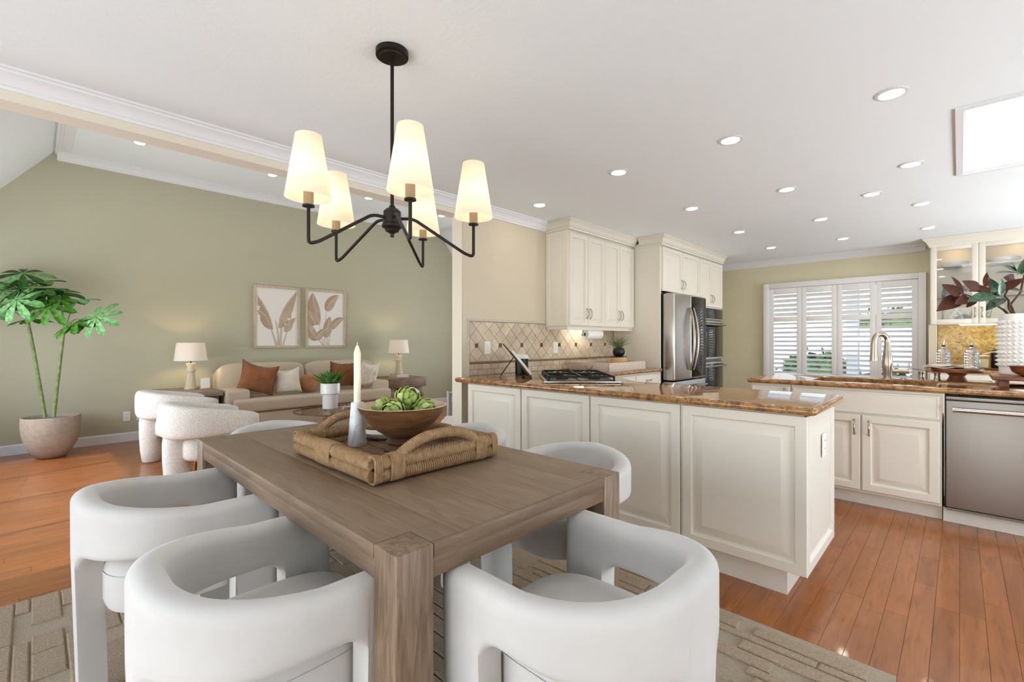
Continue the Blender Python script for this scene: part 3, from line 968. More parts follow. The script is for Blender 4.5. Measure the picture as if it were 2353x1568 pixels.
while z < 1.40:
    b = min(z + .17, 1.424)
    pr = [(XTF, 2.60)] + [(XTF + .014 * sin(pi * i / 8), 2.61 - .010 * cos(pi * i / 8)) for i in range(9)] + [(XTF, 2.62)]
    MB().prism(pr, 'z', z, b - .001).build('edge_tile', m_whitewov, wk, smooth=50)
    z += .17
outlet('light_switch', 'cream light switch on the backsplash near the cookbook', (XTF + .007, 2.83, 1.17), (0, 1, 0), (1, 0, 0), True)
outlet('power_outlet', 'cream power outlet on backsplash under the wall cabinet edge', (XTF + .007, 3.80, 1.16), (0, 1, 0), (1, 0, 0))

# --- gas cooktop set diagonally in the corner
ct = thing('gas_cooktop', 'stainless gas cooktop with black iron grates set in the granite corner', 'cooktop', (-2.2, 2.995, ZC1 + .0005), YAW + pi / 2, local=True)
MB().box(-.38, .38, -.265, .265, 0, .012).build('steel_tray', m_steel, ct, bevel=.004)
MB().box(-.40, -.38, -.275, .275, .002, .016).build('front_trim', m_steel, ct, bevel=.003)
MB().box(-.36, .36, -.245, .245, .012, .016).build('burner_pan', m_black, ct)
for gx in (-.18, .18):
    mb = MB()
    zg = .050
    for sx in (-.172, .172): mb.box(gx + sx - .006, gx + sx + .006, -.24, .24, zg - .012, zg)
    for yy in (-.234, 0, .234): mb.box(gx - .172, gx + .172, yy - .006, yy + .006, zg - .012, zg)
    for yy in (-.12, .12):
        mb.tube([(gx - .165, yy, zg - .006), (gx - .06, yy, zg), (gx - .035, yy, zg - .004)], .0055, 6)
        mb.tube([(gx + .165, yy, zg - .006), (gx + .06, yy, zg), (gx + .035, yy, zg - .004)], .0055, 6)
        mb.tube([(gx, yy - .11, zg - .006), (gx, yy - .06, zg), (gx, yy - .035, zg - .004)], .0055, 6)
        mb.tube([(gx, yy + .11, zg - .006), (gx, yy + .06, zg), (gx, yy + .035, zg - .004)], .0055, 6)
    for sx in (-.172, .172):
        for sy in (-.234, .234): mb.box(gx + sx - .006, gx + sx + .006, sy - .006, sy + .006, .014, zg)
    mb.build('grate', m_iron, ct)
    for yy in (-.12, .12):
        MB().lathe([(.045, .016), (.045, .026), (.03, .028), (.03, .036), (.0, .037)], 18, (gx, yy, 0)).build('burner', m_iron, ct, smooth=40)
for k in range(5):
    MB().lathe([(.018, 0), (.018, .018), (.014, .022), (0, .022)], 14, (.36 - .0, -.20 + .1 * k, .012)).build('knob', m_steel, ct, smooth=40)

# --- things on the cooktop-wall worktop
bkx, bky = -2.66, 2.80
bt = thing('cookbook_stand', 'dark wooden cookbook stand propped open on the granite', 'stand', (bkx, bky, ZC1 + .001), YAW, local=True)
def quadbar(mb, p, q_, wdt, th):
    """flat board between profile points p and q_ in the local xz plane, wdt along y"""
    p = Vector(p); q_ = Vector(q_); d = (q_ - p).normalized(); n_ = Vector((-d.y, d.x)) * th
    pts = [p, q_, q_ + n_, p + n_]
    return mb.prism([(a.x, a.y) for a in pts], 'y', -wdt / 2, wdt / 2)
quadbar(MB(), (.105, .012), (-.11, .275), .24, -.008).build('back_board', m_bookc, bt, bevel=.002)
MB().box(.075, .128, -.12, .12, 0, .016).build('ledge', m_bookc, bt, bevel=.003)
MB().tube([(-.02, .0, .165), (-.135, .0, .003)], .004, 8).build('prop_leg', m_iron, bt)
bk = thing('cookbook', 'open pale cookbook leaning on the dark stand', 'book', (bkx, bky, ZC1 + .001), YAW, local=True)
quadbar(MB(), (.1155, .0205), (-.0415, .2135), .22, -.02).build('pages', m_pages, bk, bevel=.003)
quadbar(MB(), (.1128, .0180), (-.0470, .2140), .228, -.003).build('cover', m_bookc, bk)

cn = thing('canister', 'black canister with cream lid behind the cookbook', 'canister', (-2.80, 3.02, ZC1 + .001))
c_ = (-2.80, 3.02, ZC1 + .001)
MB().lathe([(.0, 0), (.056, 0), (.058, .006), (.058, .145), (.0, .145)], 28, c_, cap=False).build('body', m_black, cn, smooth=40)
MB().lathe([(.0, .1455), (.062, .1455), (.063, .155), (.058, .175), (.03, .185), (.0, .186)], 28, c_, cap=False).build('lid', m_ceramic_r, cn, smooth=40)

tr = thing('woven_tray', 'pale woven rectangular tray at the end of the granite', 'tray', (-2.68, 4.30, ZC1 + .001))
tx0, tx1, ty0, ty1, tz = -2.93, -2.45, 3.90, 4.62, ZC1 + .001
MB().box(tx0, tx1, ty0, ty1, tz, tz + .01).build('base', m_whitewov, tr)
for (a, b, c2, d2) in ((tx0, tx0 + .015, ty0, ty1), (tx1 - .015, tx1, ty0, ty1), (tx0 + .015, tx1 - .015, ty0, ty0 + .015), (tx0 + .015, tx1 - .015, ty1 - .015, ty1)):
    MB().box(a, b, c2, d2, tz + .01, tz + .085).build('side', m_whitewov, tr, bevel=.004)
MB().tube(arc((tx0 + .24, ty0 - .002, tz + .055), .04, pi, 2 * pi, 10, 'xz'), .004, 8).build('handle', m_nickel, tr, smooth=50)

pp = (-2.66, 4.42, tz + .011)
wb = thing('wooden_riser', 'pale wooden block riser in the woven tray', 'riser', pp)
MB().lathe([(0, 0), (.085, 0), (.09, .01), (.09, .105), (.082, .115), (0, .115)], 28, pp, cap=False).build('block', m_woodblk, wb, smooth=40)
MB().lathe([(0, .1155), (.086, .1155), (.086, .122), (0, .122)], 28, pp, cap=False).build('coaster', m_black, wb, smooth=40)
hp = (pp[0], pp[1], pp[2] + .1225)
hb = thing('potted_herb', 'wispy green herb in a small black pot under the wall cabinet', 'plant', hp)
MB().lathe([(0, 0), (.042, 0), (.062, .03), (.066, .055), (.056, .085), (.048, .092), (.044, .088), (0, .085)], 26, hp, cap=False).build('pot', m_black, hb, smooth=40)
mb = MB(); q = random.Random(3)
for k in range(150):
    a = q.uniform(0, 2 * pi); sp = q.uniform(.02, .15); hh = q.uniform(.06, .17) * (1.1 - sp * 2.2)
    b0 = Vector((hp[0] + .02 * cos(a), hp[1] + .02 * sin(a), hp[2] + .086))
    p1 = b0 + Vector((cos(a) * sp * .4, sin(a) * sp * .4, hh * .7)); p2 = b0 + Vector((cos(a) * sp, sin(a) * sp, hh))
    mb.tube([b0, p1, p2], [.0018, .0013, .0004], 4)
stuff(mb.build('foliage', m_herb, hb, fix=False))

pt = thing('paper_towel_roll', 'white paper towel roll on a holder beneath the wall cabinet', 'paper towel', (-2.86, 4.2, 1.23))
cy0 = 4.06
def ytube(r0, r1, ya, yb, zc_, xc, m, nm, par):
    prof = [(r1, ya), (r0, ya), (r0, yb), (r1, yb)]
    vs = []; fs = []; sg = 28
    for r, y in prof:
        for i in range(sg):
            a = 2 * pi * i / sg
            vs.append((xc + r * cos(a), y, zc_ + r * sin(a)))
    for k in range(4):
        for i in range(sg):
            j = (i + 1) % sg
            fs.append((k * sg + i, k * sg + j, ((k + 1) % 4) * sg + j, ((k + 1) % 4) * sg + i))
    return MB().add(vs, fs).build(nm, m, par, smooth=40)
ytube(.057, .02, cy0, cy0 + .28, 1.302, -2.86, m_towel, 'roll', pt)
MB().tube([(-2.86, cy0 - .03, 1.302), (-2.86, cy0 + .31, 1.302)], .009, 10).build('spindle', m_steel, pt, smooth=40)
for yy in (cy0 - .02, cy0 + .30):
    MB().box(-2.872, -2.848, yy - .004, yy + .004, 1.29, 1.3715).build('bracket', m_steel, pt, bevel=.002)
MB().sell((-2.86, cy0 - .03, 1.302), .017, .012, .017, nu=14, nv=8).build('end_knob', m_steel, pt, smooth=60)

# --- sink island
IZ0, IZ1 = .875, .915
def cut_box(o, x0, x1, y0, y1, z0, z1):
    me = bpy.data.meshes.new('cutter'); k = MB().box(x0, x1, y0, y1, z0, z1)
    me.from_pydata(k.v, [], k.f); c = bpy.data.objects.new('cutter', me); COL.objects.link(c)
    md = o.modifiers.new('b', 'BOOLEAN'); md.object = c; md.operation = 'DIFFERENCE'; md.solver = 'EXACT'
    dg = bpy.context.evaluated_depsgraph_get(); dg.update()
    nm_ = bpy.data.meshes.new_from_object(o.evaluated_get(dg))
    o.modifiers.clear(); o.data = nm_
    bpy.data.objects.remove(c)
isl = MB().slab([(-1.32, 4.25), (1.6, 4.25), (1.6, 5.12), (-1.32, 5.12)], IZ0, IZ1, .02).build('granite_island_top', m_granite, smooth=40)
tag(isl, 'golden brown granite top of the sink island', 'countertop')
SX0, SX1, SY0, SY1 = -.86, -.12, 4.36, 4.80
cut_box(isl, SX0, SX1, SY0, SY1, IZ0 - .1, IZ1 + .1)
sk = thing('kitchen_sink', 'undermounted steel sink set in the island granite', 'sink', ((SX0 + SX1) / 2, 4.58, .69))
mb = MB()
for b in ((SX0 - .006, SX0, SY0 - .006, SY1 + .006), (SX1, SX1 + .006, SY0 - .006, SY1 + .006), (SX0, SX1, SY0 - .006, SY0), (SX0, SX1, SY1, SY1 + .006)):
    mb.box(b[0], b[1], b[2], b[3], .69, IZ0 - .001)
mb.box(SX0, SX1, SY0, SY1, .69, .696)
mb.build('basin', m_steel, sk)
MB().lathe([(0, .6965), (.04, .6965), (.045, .700), (0, .702)], 20, (-.49, 4.58, 0), cap=False).build('drain', m_chrome, sk, smooth=40)

YI = 4.29
def island_cab(label, x0, x1, parts):
    t = thing('island_cabinet', label, 'cabinet', ((x0 + x1) / 2, 4.6, 0), group='sink island cabinets')
    mb = MB()
    mb.box(x0 + .001, x1 - .001, YI, YI + .03, .105, IZ0 - .002)
    mb.box(x0 + .001, x0 + .02, YI + .03, 5.0, .105, .66); mb.box(x1 - .02, x1 - .001, YI + .03, 5.0, .105, .66)
    mb.box(x0 + .02, x1 - .02, 4.98, 5.0, .105, .66); mb.box(x0 + .02, x1 - .02, YI + .03, 4.98, .105, .12)
    mb.build('body', m_cab, t)
    MB().box(x0 + .001, x1 - .001, YI + .07, 4.95, 0, .105).build('toe_kick', m_cab, t)
    for (nm, a, b, z0, z1, hp_) in parts:
        d = MB().panel((a, YI, z0), (1, 0, 0), (0, 0, 1), b - a, z1 - z0, DOOR if nm == 'door' else FLAT).build(nm, m_cab, t, smooth=25)
        if hp_: pull(d, (hp_[0], YI - .02, hp_[1]), hp_[2], (0, -1, 0))
    return t
island_cab('cream sink cabinet with two panelled doors beside the dishwasher', -.985, -.085,
           [('false_drawer', -.97, -.098, .695, .855, None), ('door', -.97, -.532, .125, .68, (-.565, .59, (0, 0, 1))), ('door', -.520, -.098, .125, .68, (-.478, .59, (0, 0, 1)))])
island_cab('cream drawer cabinet at the window end of the sink island', -1.285, -.987,
           [('drawer', -1.275, -.995, .72, .855, (-1.03, .79, (0, 0, 1))), ('door', -1.275, -.995, .125, .705, None)])
dwx0 = -.085
t = thing('dishwasher', 'stainless dishwasher with bar handle under the island granite', 'dishwasher', (.25, 4.6, 0))
MB().box(dwx0 + .012, .55, YI + .01, 4.9, .10, .865).build('tub', m_rubber, t)
MB().box(dwx0 + .018, .545, YI - .022, YI + .008, .115, .832).build('door', m_steel_dw, t, bevel=.006, seg=3)
MB().box(dwx0 + .018, .545, YI - .016, YI + .008, .836, .858).build('control_strip', m_steel_dw, t, bevel=.003)
MB().tube([(dwx0 + .055, YI - .062, .775), (.51, YI - .062, .775)], .015, 12).build('handle', m_steel, t, smooth=50)
for xx in (dwx0 + .062, .50):
    MB().box(xx - .013, xx + .013, YI - .072, YI - .02, .758, .792).build('handle_bracket', m_chrome, t, bevel=.004)
MB().box(dwx0 + .02, .545, YI - .018, YI + .008, .095, .112).build('bottom_trim', m_steel_d, t)
MB().box(dwx0 + .004, .56, YI + .045, 4.9, 0, .094).build('toe_kick', m_cab, t)
island_cab('cream island cabinet past the dishwasher', .56, 1.55, [('door', .58, 1.05, .125, .85, None), ('door', 1.06, 1.53, .125, .85, None)])

# faucet and dispensers
fxp, fyp = -.43, 4.92
ft = thing('kitchen_faucet', 'tall satin nickel pull-down faucet behind the island sink', 'faucet', (fxp, fyp, IZ1))
MB().lathe([(0, .0005), (.038, .0005), (.038, .006), (.029, .012), (.030, .05), (.036, .10), (.037, .14), (.030, .20), (.023, .26), (.0195, .31), (.0, .31)], 22, (fxp, fyp, IZ1), cap=False).build('body', m_nickel, ft, smooth=50)
def sp_(r_, z_): return (fxp - r_ * .80, fyp - r_ * .60, IZ1 + z_)
pts = [sp_(0, .29)] + [sp_(.05 - .05 * cos(a), .318 + .055 * sin(a)) for a in [pi * i / 12 for i in range(0, 13)]] + [sp_(.102, .29)]
MB().tube(pts, .0195, 12).build('spout', m_nickel, ft, smooth=50)
MB().lathe([(0, .15), (.029, .15), (.029, .16), (.024, .21), (.020, .30), (0, .30)], 18, sp_(.102, 0), cap=False).build('spray_head', m_nickel, ft, smooth=50)
lx, ly = -.33, 4.97
MB().lathe([(0, .0005), (.022, .0005), (.022, .008), (.014, .014), (0, .014)], 18, (lx, ly, IZ1), cap=False).build('lever_escutcheon', m_nickel, ft, smooth=50)
MB().tube([(fxp + .02, fyp + .02, IZ1 + .065), (lx + .03, ly, IZ1 + .065)], .018, 14).build('valve_body', m_nickel, ft, smooth=50)
MB().tube([(lx + .03, ly, IZ1 + .065), (lx + .034, ly, IZ1 + .14)], .005, 8).build('lever', m_nickel, ft, smooth=50)
for (sx, sy, lab, tall) in ((-.225, 5.04, 'brown soap dispenser with curved spout by the faucet', 1), (-.128, 4.96, 'short satin nickel soap pump under the folded napkin edge', 0)):
    t = thing('soap_dispenser', lab, 'dispenser', (sx, sy, IZ1))
    MB().lathe([(0, .0005), (.024, .0005), (.024, .006), (.019, .012), (.018, .052), (.021, .056), (.021, .064), (0, .066)], 20, (sx, sy, IZ1), cap=False).build('body', m_nickel, t, smooth=40)
    if tall:
        MB().tube([(sx, sy, IZ1 + .075), (sx - .01, sy, IZ1 + .082), (sx - .05, sy - .03, IZ1 + .088), (sx - .10, sy - .06, IZ1 + .075)], .004, 8).build('spout', m_nickel, t, smooth=40)
# wooden pedestal stand, napkin, bottles
px_, py_ = -.015, 5.0
t = thing('pedestal_stand', 'round acacia wood pedestal stand on the island', 'stand', (px_, py_, IZ1))
MB().lathe([(0, .0005), (.062, .0005), (.060, .008), (.048, .03), (.045, .045), (.062, .062), (.11, .070), (.148, .074), (.153, .086), (.152, .098), (.147, .103), (0, .100)], 36, (px_, py_, IZ1), cap=False).build('stand', m_acacia, t, smooth=35)
ZP = IZ1 + .103
def napkin():
    mb = MB()
    for layer in range(2):
        def fn(u, v, layer=layer):
            x = -.20 + .24 * u + layer * .01; y = -.13 + .17 * v + .03 * u
            z = .012 + .012 * layer + .006 * sin(9 * u + 4 * v + layer) + (.0 if u > .25 else -.010 * (1 - u / .25) ** 2)
            return (px_ + x, py_ + y, ZP + z)
        mb.grid(fn, 18, 14)
    o = mb.build('linen_napkin', m_cloth, None, smooth=60)
    md = o.modifiers.new('thick', 'SOLIDIFY'); md.thickness = .007
    tag(o, 'folded beige linen napkin draped over the pedestal stand edge', 'napkin')
napkin()
def cruet(x, y, lab):
    t = thing('crystal_bottle', lab, 'bottle', (x, y, ZP), group='cut crystal oil bottles')
    mb = MB(); sg = 16; rows = 12
    prof = [(0, 0)] + [(.040 + (.004 if k % 2 else 0), .002 + .128 * k / rows) for k in range(rows + 1)] + [(.030, .142), (.013, .152), (.011, .165), (0, .165)]
    vs = []; fs = []
    for k, (r, z_) in enumerate(prof):
        for i in range(sg):
            a = 2 * pi * (i + .5 * (k % 2)) / sg
            vs.append((x + r * cos(a), y + r * sin(a), ZP + .0005 + z_))
    for k in range(len(prof) - 1):
        for i in range(sg):
            j = (i + 1) % sg
            fs.append((k * sg + i, k * sg + j, (k + 1) * sg + j, (k + 1) * sg + i))
    MB().add(vs, fs).build('bottle', m_crystal, t)
    MB().lathe([(0, .166), (.013, .166), (.013, .176), (.006, .182), (0, .182)], 14, (x, y, ZP), cap=False).build('stopper', m_black, t, smooth=40)
    MB().tube([(x, y, ZP + .18), (x, y, ZP + .20), (x + .006, y, ZP + .218)], .003, 8).build('pour_spout', m_chrome, t, smooth=40)
cruet(-.092, 5.05, 'cut crystal oil bottle beside the window frame')
cruet(.068, 5.05, 'cut crystal oil bottle beside the glass jar')
# wooden riser, spiked vase, magnolia, bowl
rx0, rx1, ry0, ry1 = .16, .72, 4.53, 5.02
t = thing('wooden_serving_riser', 'long acacia serving board on block feet under the white vase', 'serving board', ((rx0 + rx1) / 2, 4.88, IZ1))
MB().box(rx0, rx1, ry0, ry1, IZ1 + .048, IZ1 + .075).build('board', m_acacia, t, bevel=.004)
for xx in (rx0 + .03, rx1 - .08): MB().box(xx, xx + .05, ry0 + .02, ry1 - .02, IZ1 + .0005, IZ1 + .048).build('foot', m_acacia, t, bevel=.003)
vx, vy, vz = .30, 4.87, IZ1 + .0755
t = thing('spiked_vase', 'tall white ceramic vase covered with pyramid spikes', 'vase', (vx, vy, vz))
def spiky():
    mb = MB(); sg = 22; rows = 11; R0 = .098
    z0, z1 = .055, .385
    vs = []; fs = []
    for k in range(rows + 1):
        for i in range(sg):
            a = 2 * pi * (i + .5 * (k % 2)) / sg
            vs.append((R0 * cos(a), R0 * sin(a), z0 + (z1 - z0) * k / rows))
    for k in range(rows):
        for i in range(sg):
            j = (i + 1) % sg
            if k % 2 == 0: q4 = (k * sg + i, k * sg + j, (k + 1) * sg + i, (k + 1) * sg + (i - 1) % sg); tr = None
            A, B = k * sg + i, k * sg + j
            C, D = (k + 1) * sg + j, (k + 1) * sg + i
            pc = [sum(vs[x][d] for x in (A, B, C, D)) / 4 for d in range(3)]
            l = sqrt(pc[0] ** 2 + pc[1] ** 2)
            n = len(vs)
            vs.append((pc[0] / l * (R0 + .020), pc[1] / l * (R0 + .020), pc[2]))
            fs += [(A, B, n), (B, C, n), (C, D, n), (D, A, n)]
    mb.add(vs, fs)
    mb.lathe([(0, 0), (.092, 0), (.096, .01), (R0, .056)], sg, cap=False)
    mb.lathe([(R0, .384), (.10, .39), (.10, .43), (.093, .432), (.09, .425), (.09, .12), (0, .12)], sg * 2, cap=False)
    mb.v = [(p[0] + vx, p[1] + vy, p[2] + vz + .0005) for p in mb.v]
    return mb.build('body', m_ceramic_r, t, fix=False)
spiky()
LEAFV = None
def leaf_mesh(name, m, L=1.0, W=.36, fold=.10, droop=.18, ob=False, n=8):
    """folded leaf blade along +x, unit length; thin solid"""
    vs = []; fs = []
    for i in range(n + 1):
        s_ = i / n
        wd = W * (sin(pi * min(1, s_ ** .8)) ** .8) * (1 - .25 * s_) if 0 < i < n else .01
        if ob: wd = W * 1.25 * (s_ ** .75) * max(0, 1 - s_ ** 4.5) ** .6 if 0 < i < n else .012
        z_ = -droop * s_ * s_
        for k, yy in enumerate((-1, -.5, 0, .5, 1)):
            vs.append((s_ * L, yy * wd * L * .5, (z_ + fold * abs(yy) * wd) * L))
    for i in range(n):
        for k in range(4): fs.append((i * 5 + k, (i + 1) * 5 + k, (i + 1) * 5 + k + 1, i * 5 + k + 1))
    b = MB().add(vs, fs); nv = len(vs)
    vs2 = [(p[0], p[1], p[2] - .006 * L) for p in vs]
    b.add(vs2, [tuple(reversed(f)) for f in fs])
    rim = [i * 5 for i in range(n + 1)] + [n * 5 + k for k in range(1, 5)] + [i * 5 + 4 for i in range(n - 1, -1, -1)] + [k for k in range(3, 0, -1)]
    for i in range(len(rim)):
        a, c2 = rim[i - 1], rim[i]
        b.f.append((a, c2, c2 + nv, a + nv))
    me = bpy.data.meshes.new(name)
    me.from_pydata(b.v, [], b.f)
    me.polygons.foreach_set('use_smooth', [True] * len(me.polygons))
    me.set_sharp_from_angle(angle=rad(60))
    me.materials.append(m)
    return me
def put_leaf(me, name, parent, p, d, size, roll=0.0, up=(0, 0, 1)):
    d = V3(d).normalized(); up = V3(up)
    y = up.cross(d)
    if y.length < 1e-3: y = Vector((0, 1, 0)).cross(d)
    y.normalize(); z_ = d.cross(y)
    M = Matrix((d, y, z_)).transposed().to_4x4() @ Matrix.Rotation(roll, 4, 'X') @ Matrix.Scale(size, 4)
    M.translation = V3(p) - ORG.get(parent.name, Vector((0, 0, 0)))
    o = link(name, me, parent)
    o.matrix_local = M
    return o
RV = Vector((Rx, Ry, 0)); FV = Vector((Fx, Fy, 0)); ZV = Vector((0, 0, 1))
def at(px, py, d):
    """point seen at a photo pixel at depth d (used to read positions off the photograph)"""
    return Vector((0, 0, CAM_H)) + (FV + RV * ((px - 1176.5) / FPX) + ZV * ((784 - py) / FPX)) * d
t = thing('magnolia_branches', 'magnolia branches with green and rust leaves in the spiked vase', 'branch', (vx, vy, vz + .3))
DV = 3.36
mouth = Vector((vx, vy, vz + .36))
brs = [[mouth, at(2306, 712, DV - .02), at(2296, 706, DV - .05), at(2276, 690, DV - .08), at(2240, 685, DV - .1), at(2205, 672, DV - .1)],
       [mouth, at(2322, 700, DV), at(2345, 672, DV), at(2352, 640, DV), at(2360, 600, DV)],
       [mouth, at(2318, 708, DV - .04), at(2318, 690, DV - .06), at(2308, 680, DV - .08), at(2330, 640, DV - .06)]]
for b in brs:
    MB().tube(b, [.008, .007, .0065, .006, .005, .004][:len(b)], 8).build('branch', m_bark, t, smooth=60)
lg = leaf_mesh('magnolia_leaf', m_mag_g, W=.46, fold=.10, droop=.06)
lr = leaf_mesh('magnolia_leaf_rust', m_mag_r, W=.46, fold=.10, droop=.06)
ml = [(2208, 678, 2170, 655, 1), (2214, 680, 2192, 637, 1), (2210, 682, 2158, 711, 1), (2226, 684, 2198, 697, 1), (2242, 690, 2222, 705, 1), (2250, 664, 2216, 647, 1), (2262, 660, 2270, 627, 1), (2280, 672, 2230, 666, 1), (2285, 678, 2228, 690, 0), (2295, 680, 2273, 640, 0), (2300, 678, 2303, 642, 0), (2306, 686, 2268, 710, 0), (2300, 660, 2353, 668, 0), (2296, 668, 2352, 640, 1), (2338, 632, 2328, 602, 0), (2342, 628, 2292, 624, 0), (2345, 630, 2362, 590, 0), (2330, 640, 2310, 638, 1), (2290, 675, 2318, 690, 0), (2275, 676, 2245, 655, 1), (2350, 632, 2312, 610, 0)]
q = random.Random(9)
for (x0, y0, x1, y1, kd) in ml:
    dd = DV - .08 + q.uniform(-.05, .05)
    a = at(x0, y0, dd); b = at(x1, y1, dd + q.uniform(-.06, .03))
    put_leaf(lr if kd else lg, 'leaf', t, a, b - a, (b - a).length * 1.05, q.uniform(-.9, .9), up=-FV + ZV * .6)
MB().sell(at(2352, 622, DV - .05), .02, .02, .03, nu=12, nv=8).build('bud', m_arti2, t, smooth=60)
t = thing('wooden_bowl', 'small acacia bowl on the serving board beside the white vase', 'bowl', (.34, 4.635, IZ1 + .075))
MB().lathe([(0, .0005), (.04, .0005), (.085, .03), (.098, .07), (.094, .07), (.08, .035), (0, .012)], 32, (.34, 4.635, IZ1 + .0755), cap=False).build('bowl', m_acacia, t, smooth=40)

# --- back counter under the glass-door cabinet
BX0 = -.262
t = thing('base_cabinet', 'cream base cabinet along the window wall under golden stone', 'cabinet', (.6, 7.3, 0))
MB().box(BX0, 2.0, 7.05, YW - .002, .10, .874).build('body', m_cab, t)
MB().box(BX0, 2.0, 7.12, YW - .002, 0, .10).build('toe_kick', m_cab, t)
for k in range(4): MB().panel((BX0 + .02 + .55 * k, 7.05, .12), (1, 0, 0), (0, 0, 1), .54, .74, DOOR).build('door', m_cab, t, smooth=25)
wtb = MB().slab([(BX0 - .02, 7.02), (2.0, 7.02), (2.0, YW - .003), (BX0 - .02, YW - .003)], .876, .915, .018).build('granite_back_counter', m_granite, smooth=40)
tag(wtb, 'granite counter along the window wall under the glass cabinet', 'countertop')
gs = MB().box(-.19, 2.0, YW - .016, YW - .001, .916, 1.418).build('stone_backsplash', m_goldstone)
struct(gs)
struct(MB().box(-.262, -.195, YW - .33, YW - .002, .916, 1.418).build('wall_pier', m_beige))
CX0, CX1, CYF, CZ0, CZ1 = -.25, 1.35, 7.33, 1.42, 2.335
t = thing('glass_cabinet', 'cream glass-door display cabinet lit inside beside the shutters', 'cabinet', (.5, 7.5, CZ0))
mb = MB()
mb.box(CX0, CX0 + .02, CYF, YW - .002, CZ0, CZ1 + .03); mb.box(CX1 - .02, CX1, CYF, YW - .002, CZ0, CZ1 + .03)
mb.box(CX0 + .02, CX1 - .02, CYF, YW - .002, CZ0, CZ0 + .025); mb.box(CX0 + .02, CX1 - .02, CYF, YW - .002, CZ1, CZ1 + .06)
mb.box(CX0 + .02, CX1 - .02, YW - .015, YW - .002, CZ0 + .025, CZ1)
mb.build('body', m_cab, t)
nd = 4; dwid = (CX1 - CX0 - .01) / nd
for k in range(nd):
    a = CX0 + .005 + dwid * k + .002; b = a + dwid - .004; z0, z1 = CZ0 + .008, CZ1 - .005
    mb = MB(); s_ = .052
    for bb in ((a, a + s_, z0, z1), (b - s_, b, z0, z1), (a + s_, b - s_, z0, z0 + s_), (a + s_, b - s_, z1 - s_, z1)):
        mb.box(bb[0], bb[1], CYF - .02, CYF - .001, bb[2], bb[3])
    d = mb.build('door', m_cab, t, bevel=.003)
    MB().box(a + s_, b - s_, CYF - .012, CYF - .008, z0 + s_, z1 - s_).build('pane', m_glass, d)
    pull(d, ((b - .026) if k % 2 == 0 else (a + .026), CYF - .02, CZ0 + .13), (0, 0, 1), (0, -1, 0))
for z_ in (1.726, 2.085):
    MB().box(CX0 + .021, CX1 - .021, CYF + .02, YW - .02, z_ - .006, z_).build('glass_shelf', m_glass, t)
    MB().box(CX0 + .021, CX1 - .021, CYF + .017, CYF + .0205, z_ - .006, z_).build('shelf_edge', m_glass_e, t)
for k in range(3): MB().lathe([(0, 0), (.03, 0), (.03, -.008), (0, -.008)], 18, (CX0 + .22 + .5 * k, 7.5, CZ1 - .001), cap=False).build('puck_light', m_puck2, t)
pr = [(0, CZ1 - .01), (.008, CZ1 - .01), (.010, CZ1 + .01), (.02, CZ1 + .018), (.028, CZ1 + .04), (.05, CEIL - .03), (.06, CEIL - .024), (.062, CEIL - .012), (.07, CEIL - .01), (.07, CEIL - .002), (0, CEIL - .002)]
vs = []; n = len(pr)
for (ax, ay, dx, dy) in ((CX0, YW - .002, -1, 0), (CX0, CYF - .02, -1, -1), (CX1, CYF - .02, 0, -1)):
    for o_, z_ in pr: vs.append((ax + dx * o_, ay + dy * o_, z_))
fs = []
for s_ in range(2):
    for i in range(n):
        j = (i + 1) % n
        fs.append((s_ * n + i, s_ * n + j, (s_ + 1) * n + j, (s_ + 1) * n + i))
fs.append(tuple(range(n))); fs.append(tuple(2 * n + i for i in range(n)))
MB().add(vs, fs).build('cornice', m_cab, t, smooth=25)
def shelf_dish(name, lab, cat, prof, c, m=m_ceramic):
    t = thing(name, lab, cat, c)
    MB().lathe(prof, 32, (c[0], c[1], c[2] + .0005), cap=False).build('body', m, t, smooth=40)
shelf_dish('oval_dish', 'pale shallow dish on top glass shelf of the first glass door', 'dish', [(0, 0), (.09, 0), (.12, .03), (.125, .065), (.118, .065), (.10, .02), (0, .012)], (-.045, 7.50, 2.085))
shelf_dish('oval_dish', 'pale shallow dish on top glass shelf of the second glass door', 'dish', [(0, 0), (.10, 0), (.13, .03), (.135, .07), (.128, .07), (.11, .02), (0, .012)], (.35, 7.50, 2.085))
shelf_dish('round_vase', 'grey round-bellied vase on the bottom shelf of the glass cabinet', 'vase', [(0, 0), (.05, 0), (.072, .04), (.074, .075), (.05, .12), (.018, .145), (.016, .165), (.022, .172), (.012, .17), (0, .16)], (-.03, 7.50, CZ0 + .025), m_marble)
shelf_dish('glass_pitcher', 'clear glass pitcher on the middle shelf of the glass cabinet', 'pitcher', [(0, 0), (.05, 0), (.06, .06), (.045, .13), (.055, .17), (.052, .17), (.04, .13), (.055, .06), (.045, .006), (0, .006)], (-.10, 7.50, 1.726), m_glass)
shelf_dish('glass_goblet', 'clear glass goblet on the middle shelf of the glass cabinet', 'glass', [(0, 0), (.035, 0), (.005, .01), (.005, .07), (.035, .10), (.04, .15), (.038, .15), (.032, .10), (0, .08)], (.05, 7.50, 1.726), m_glass)
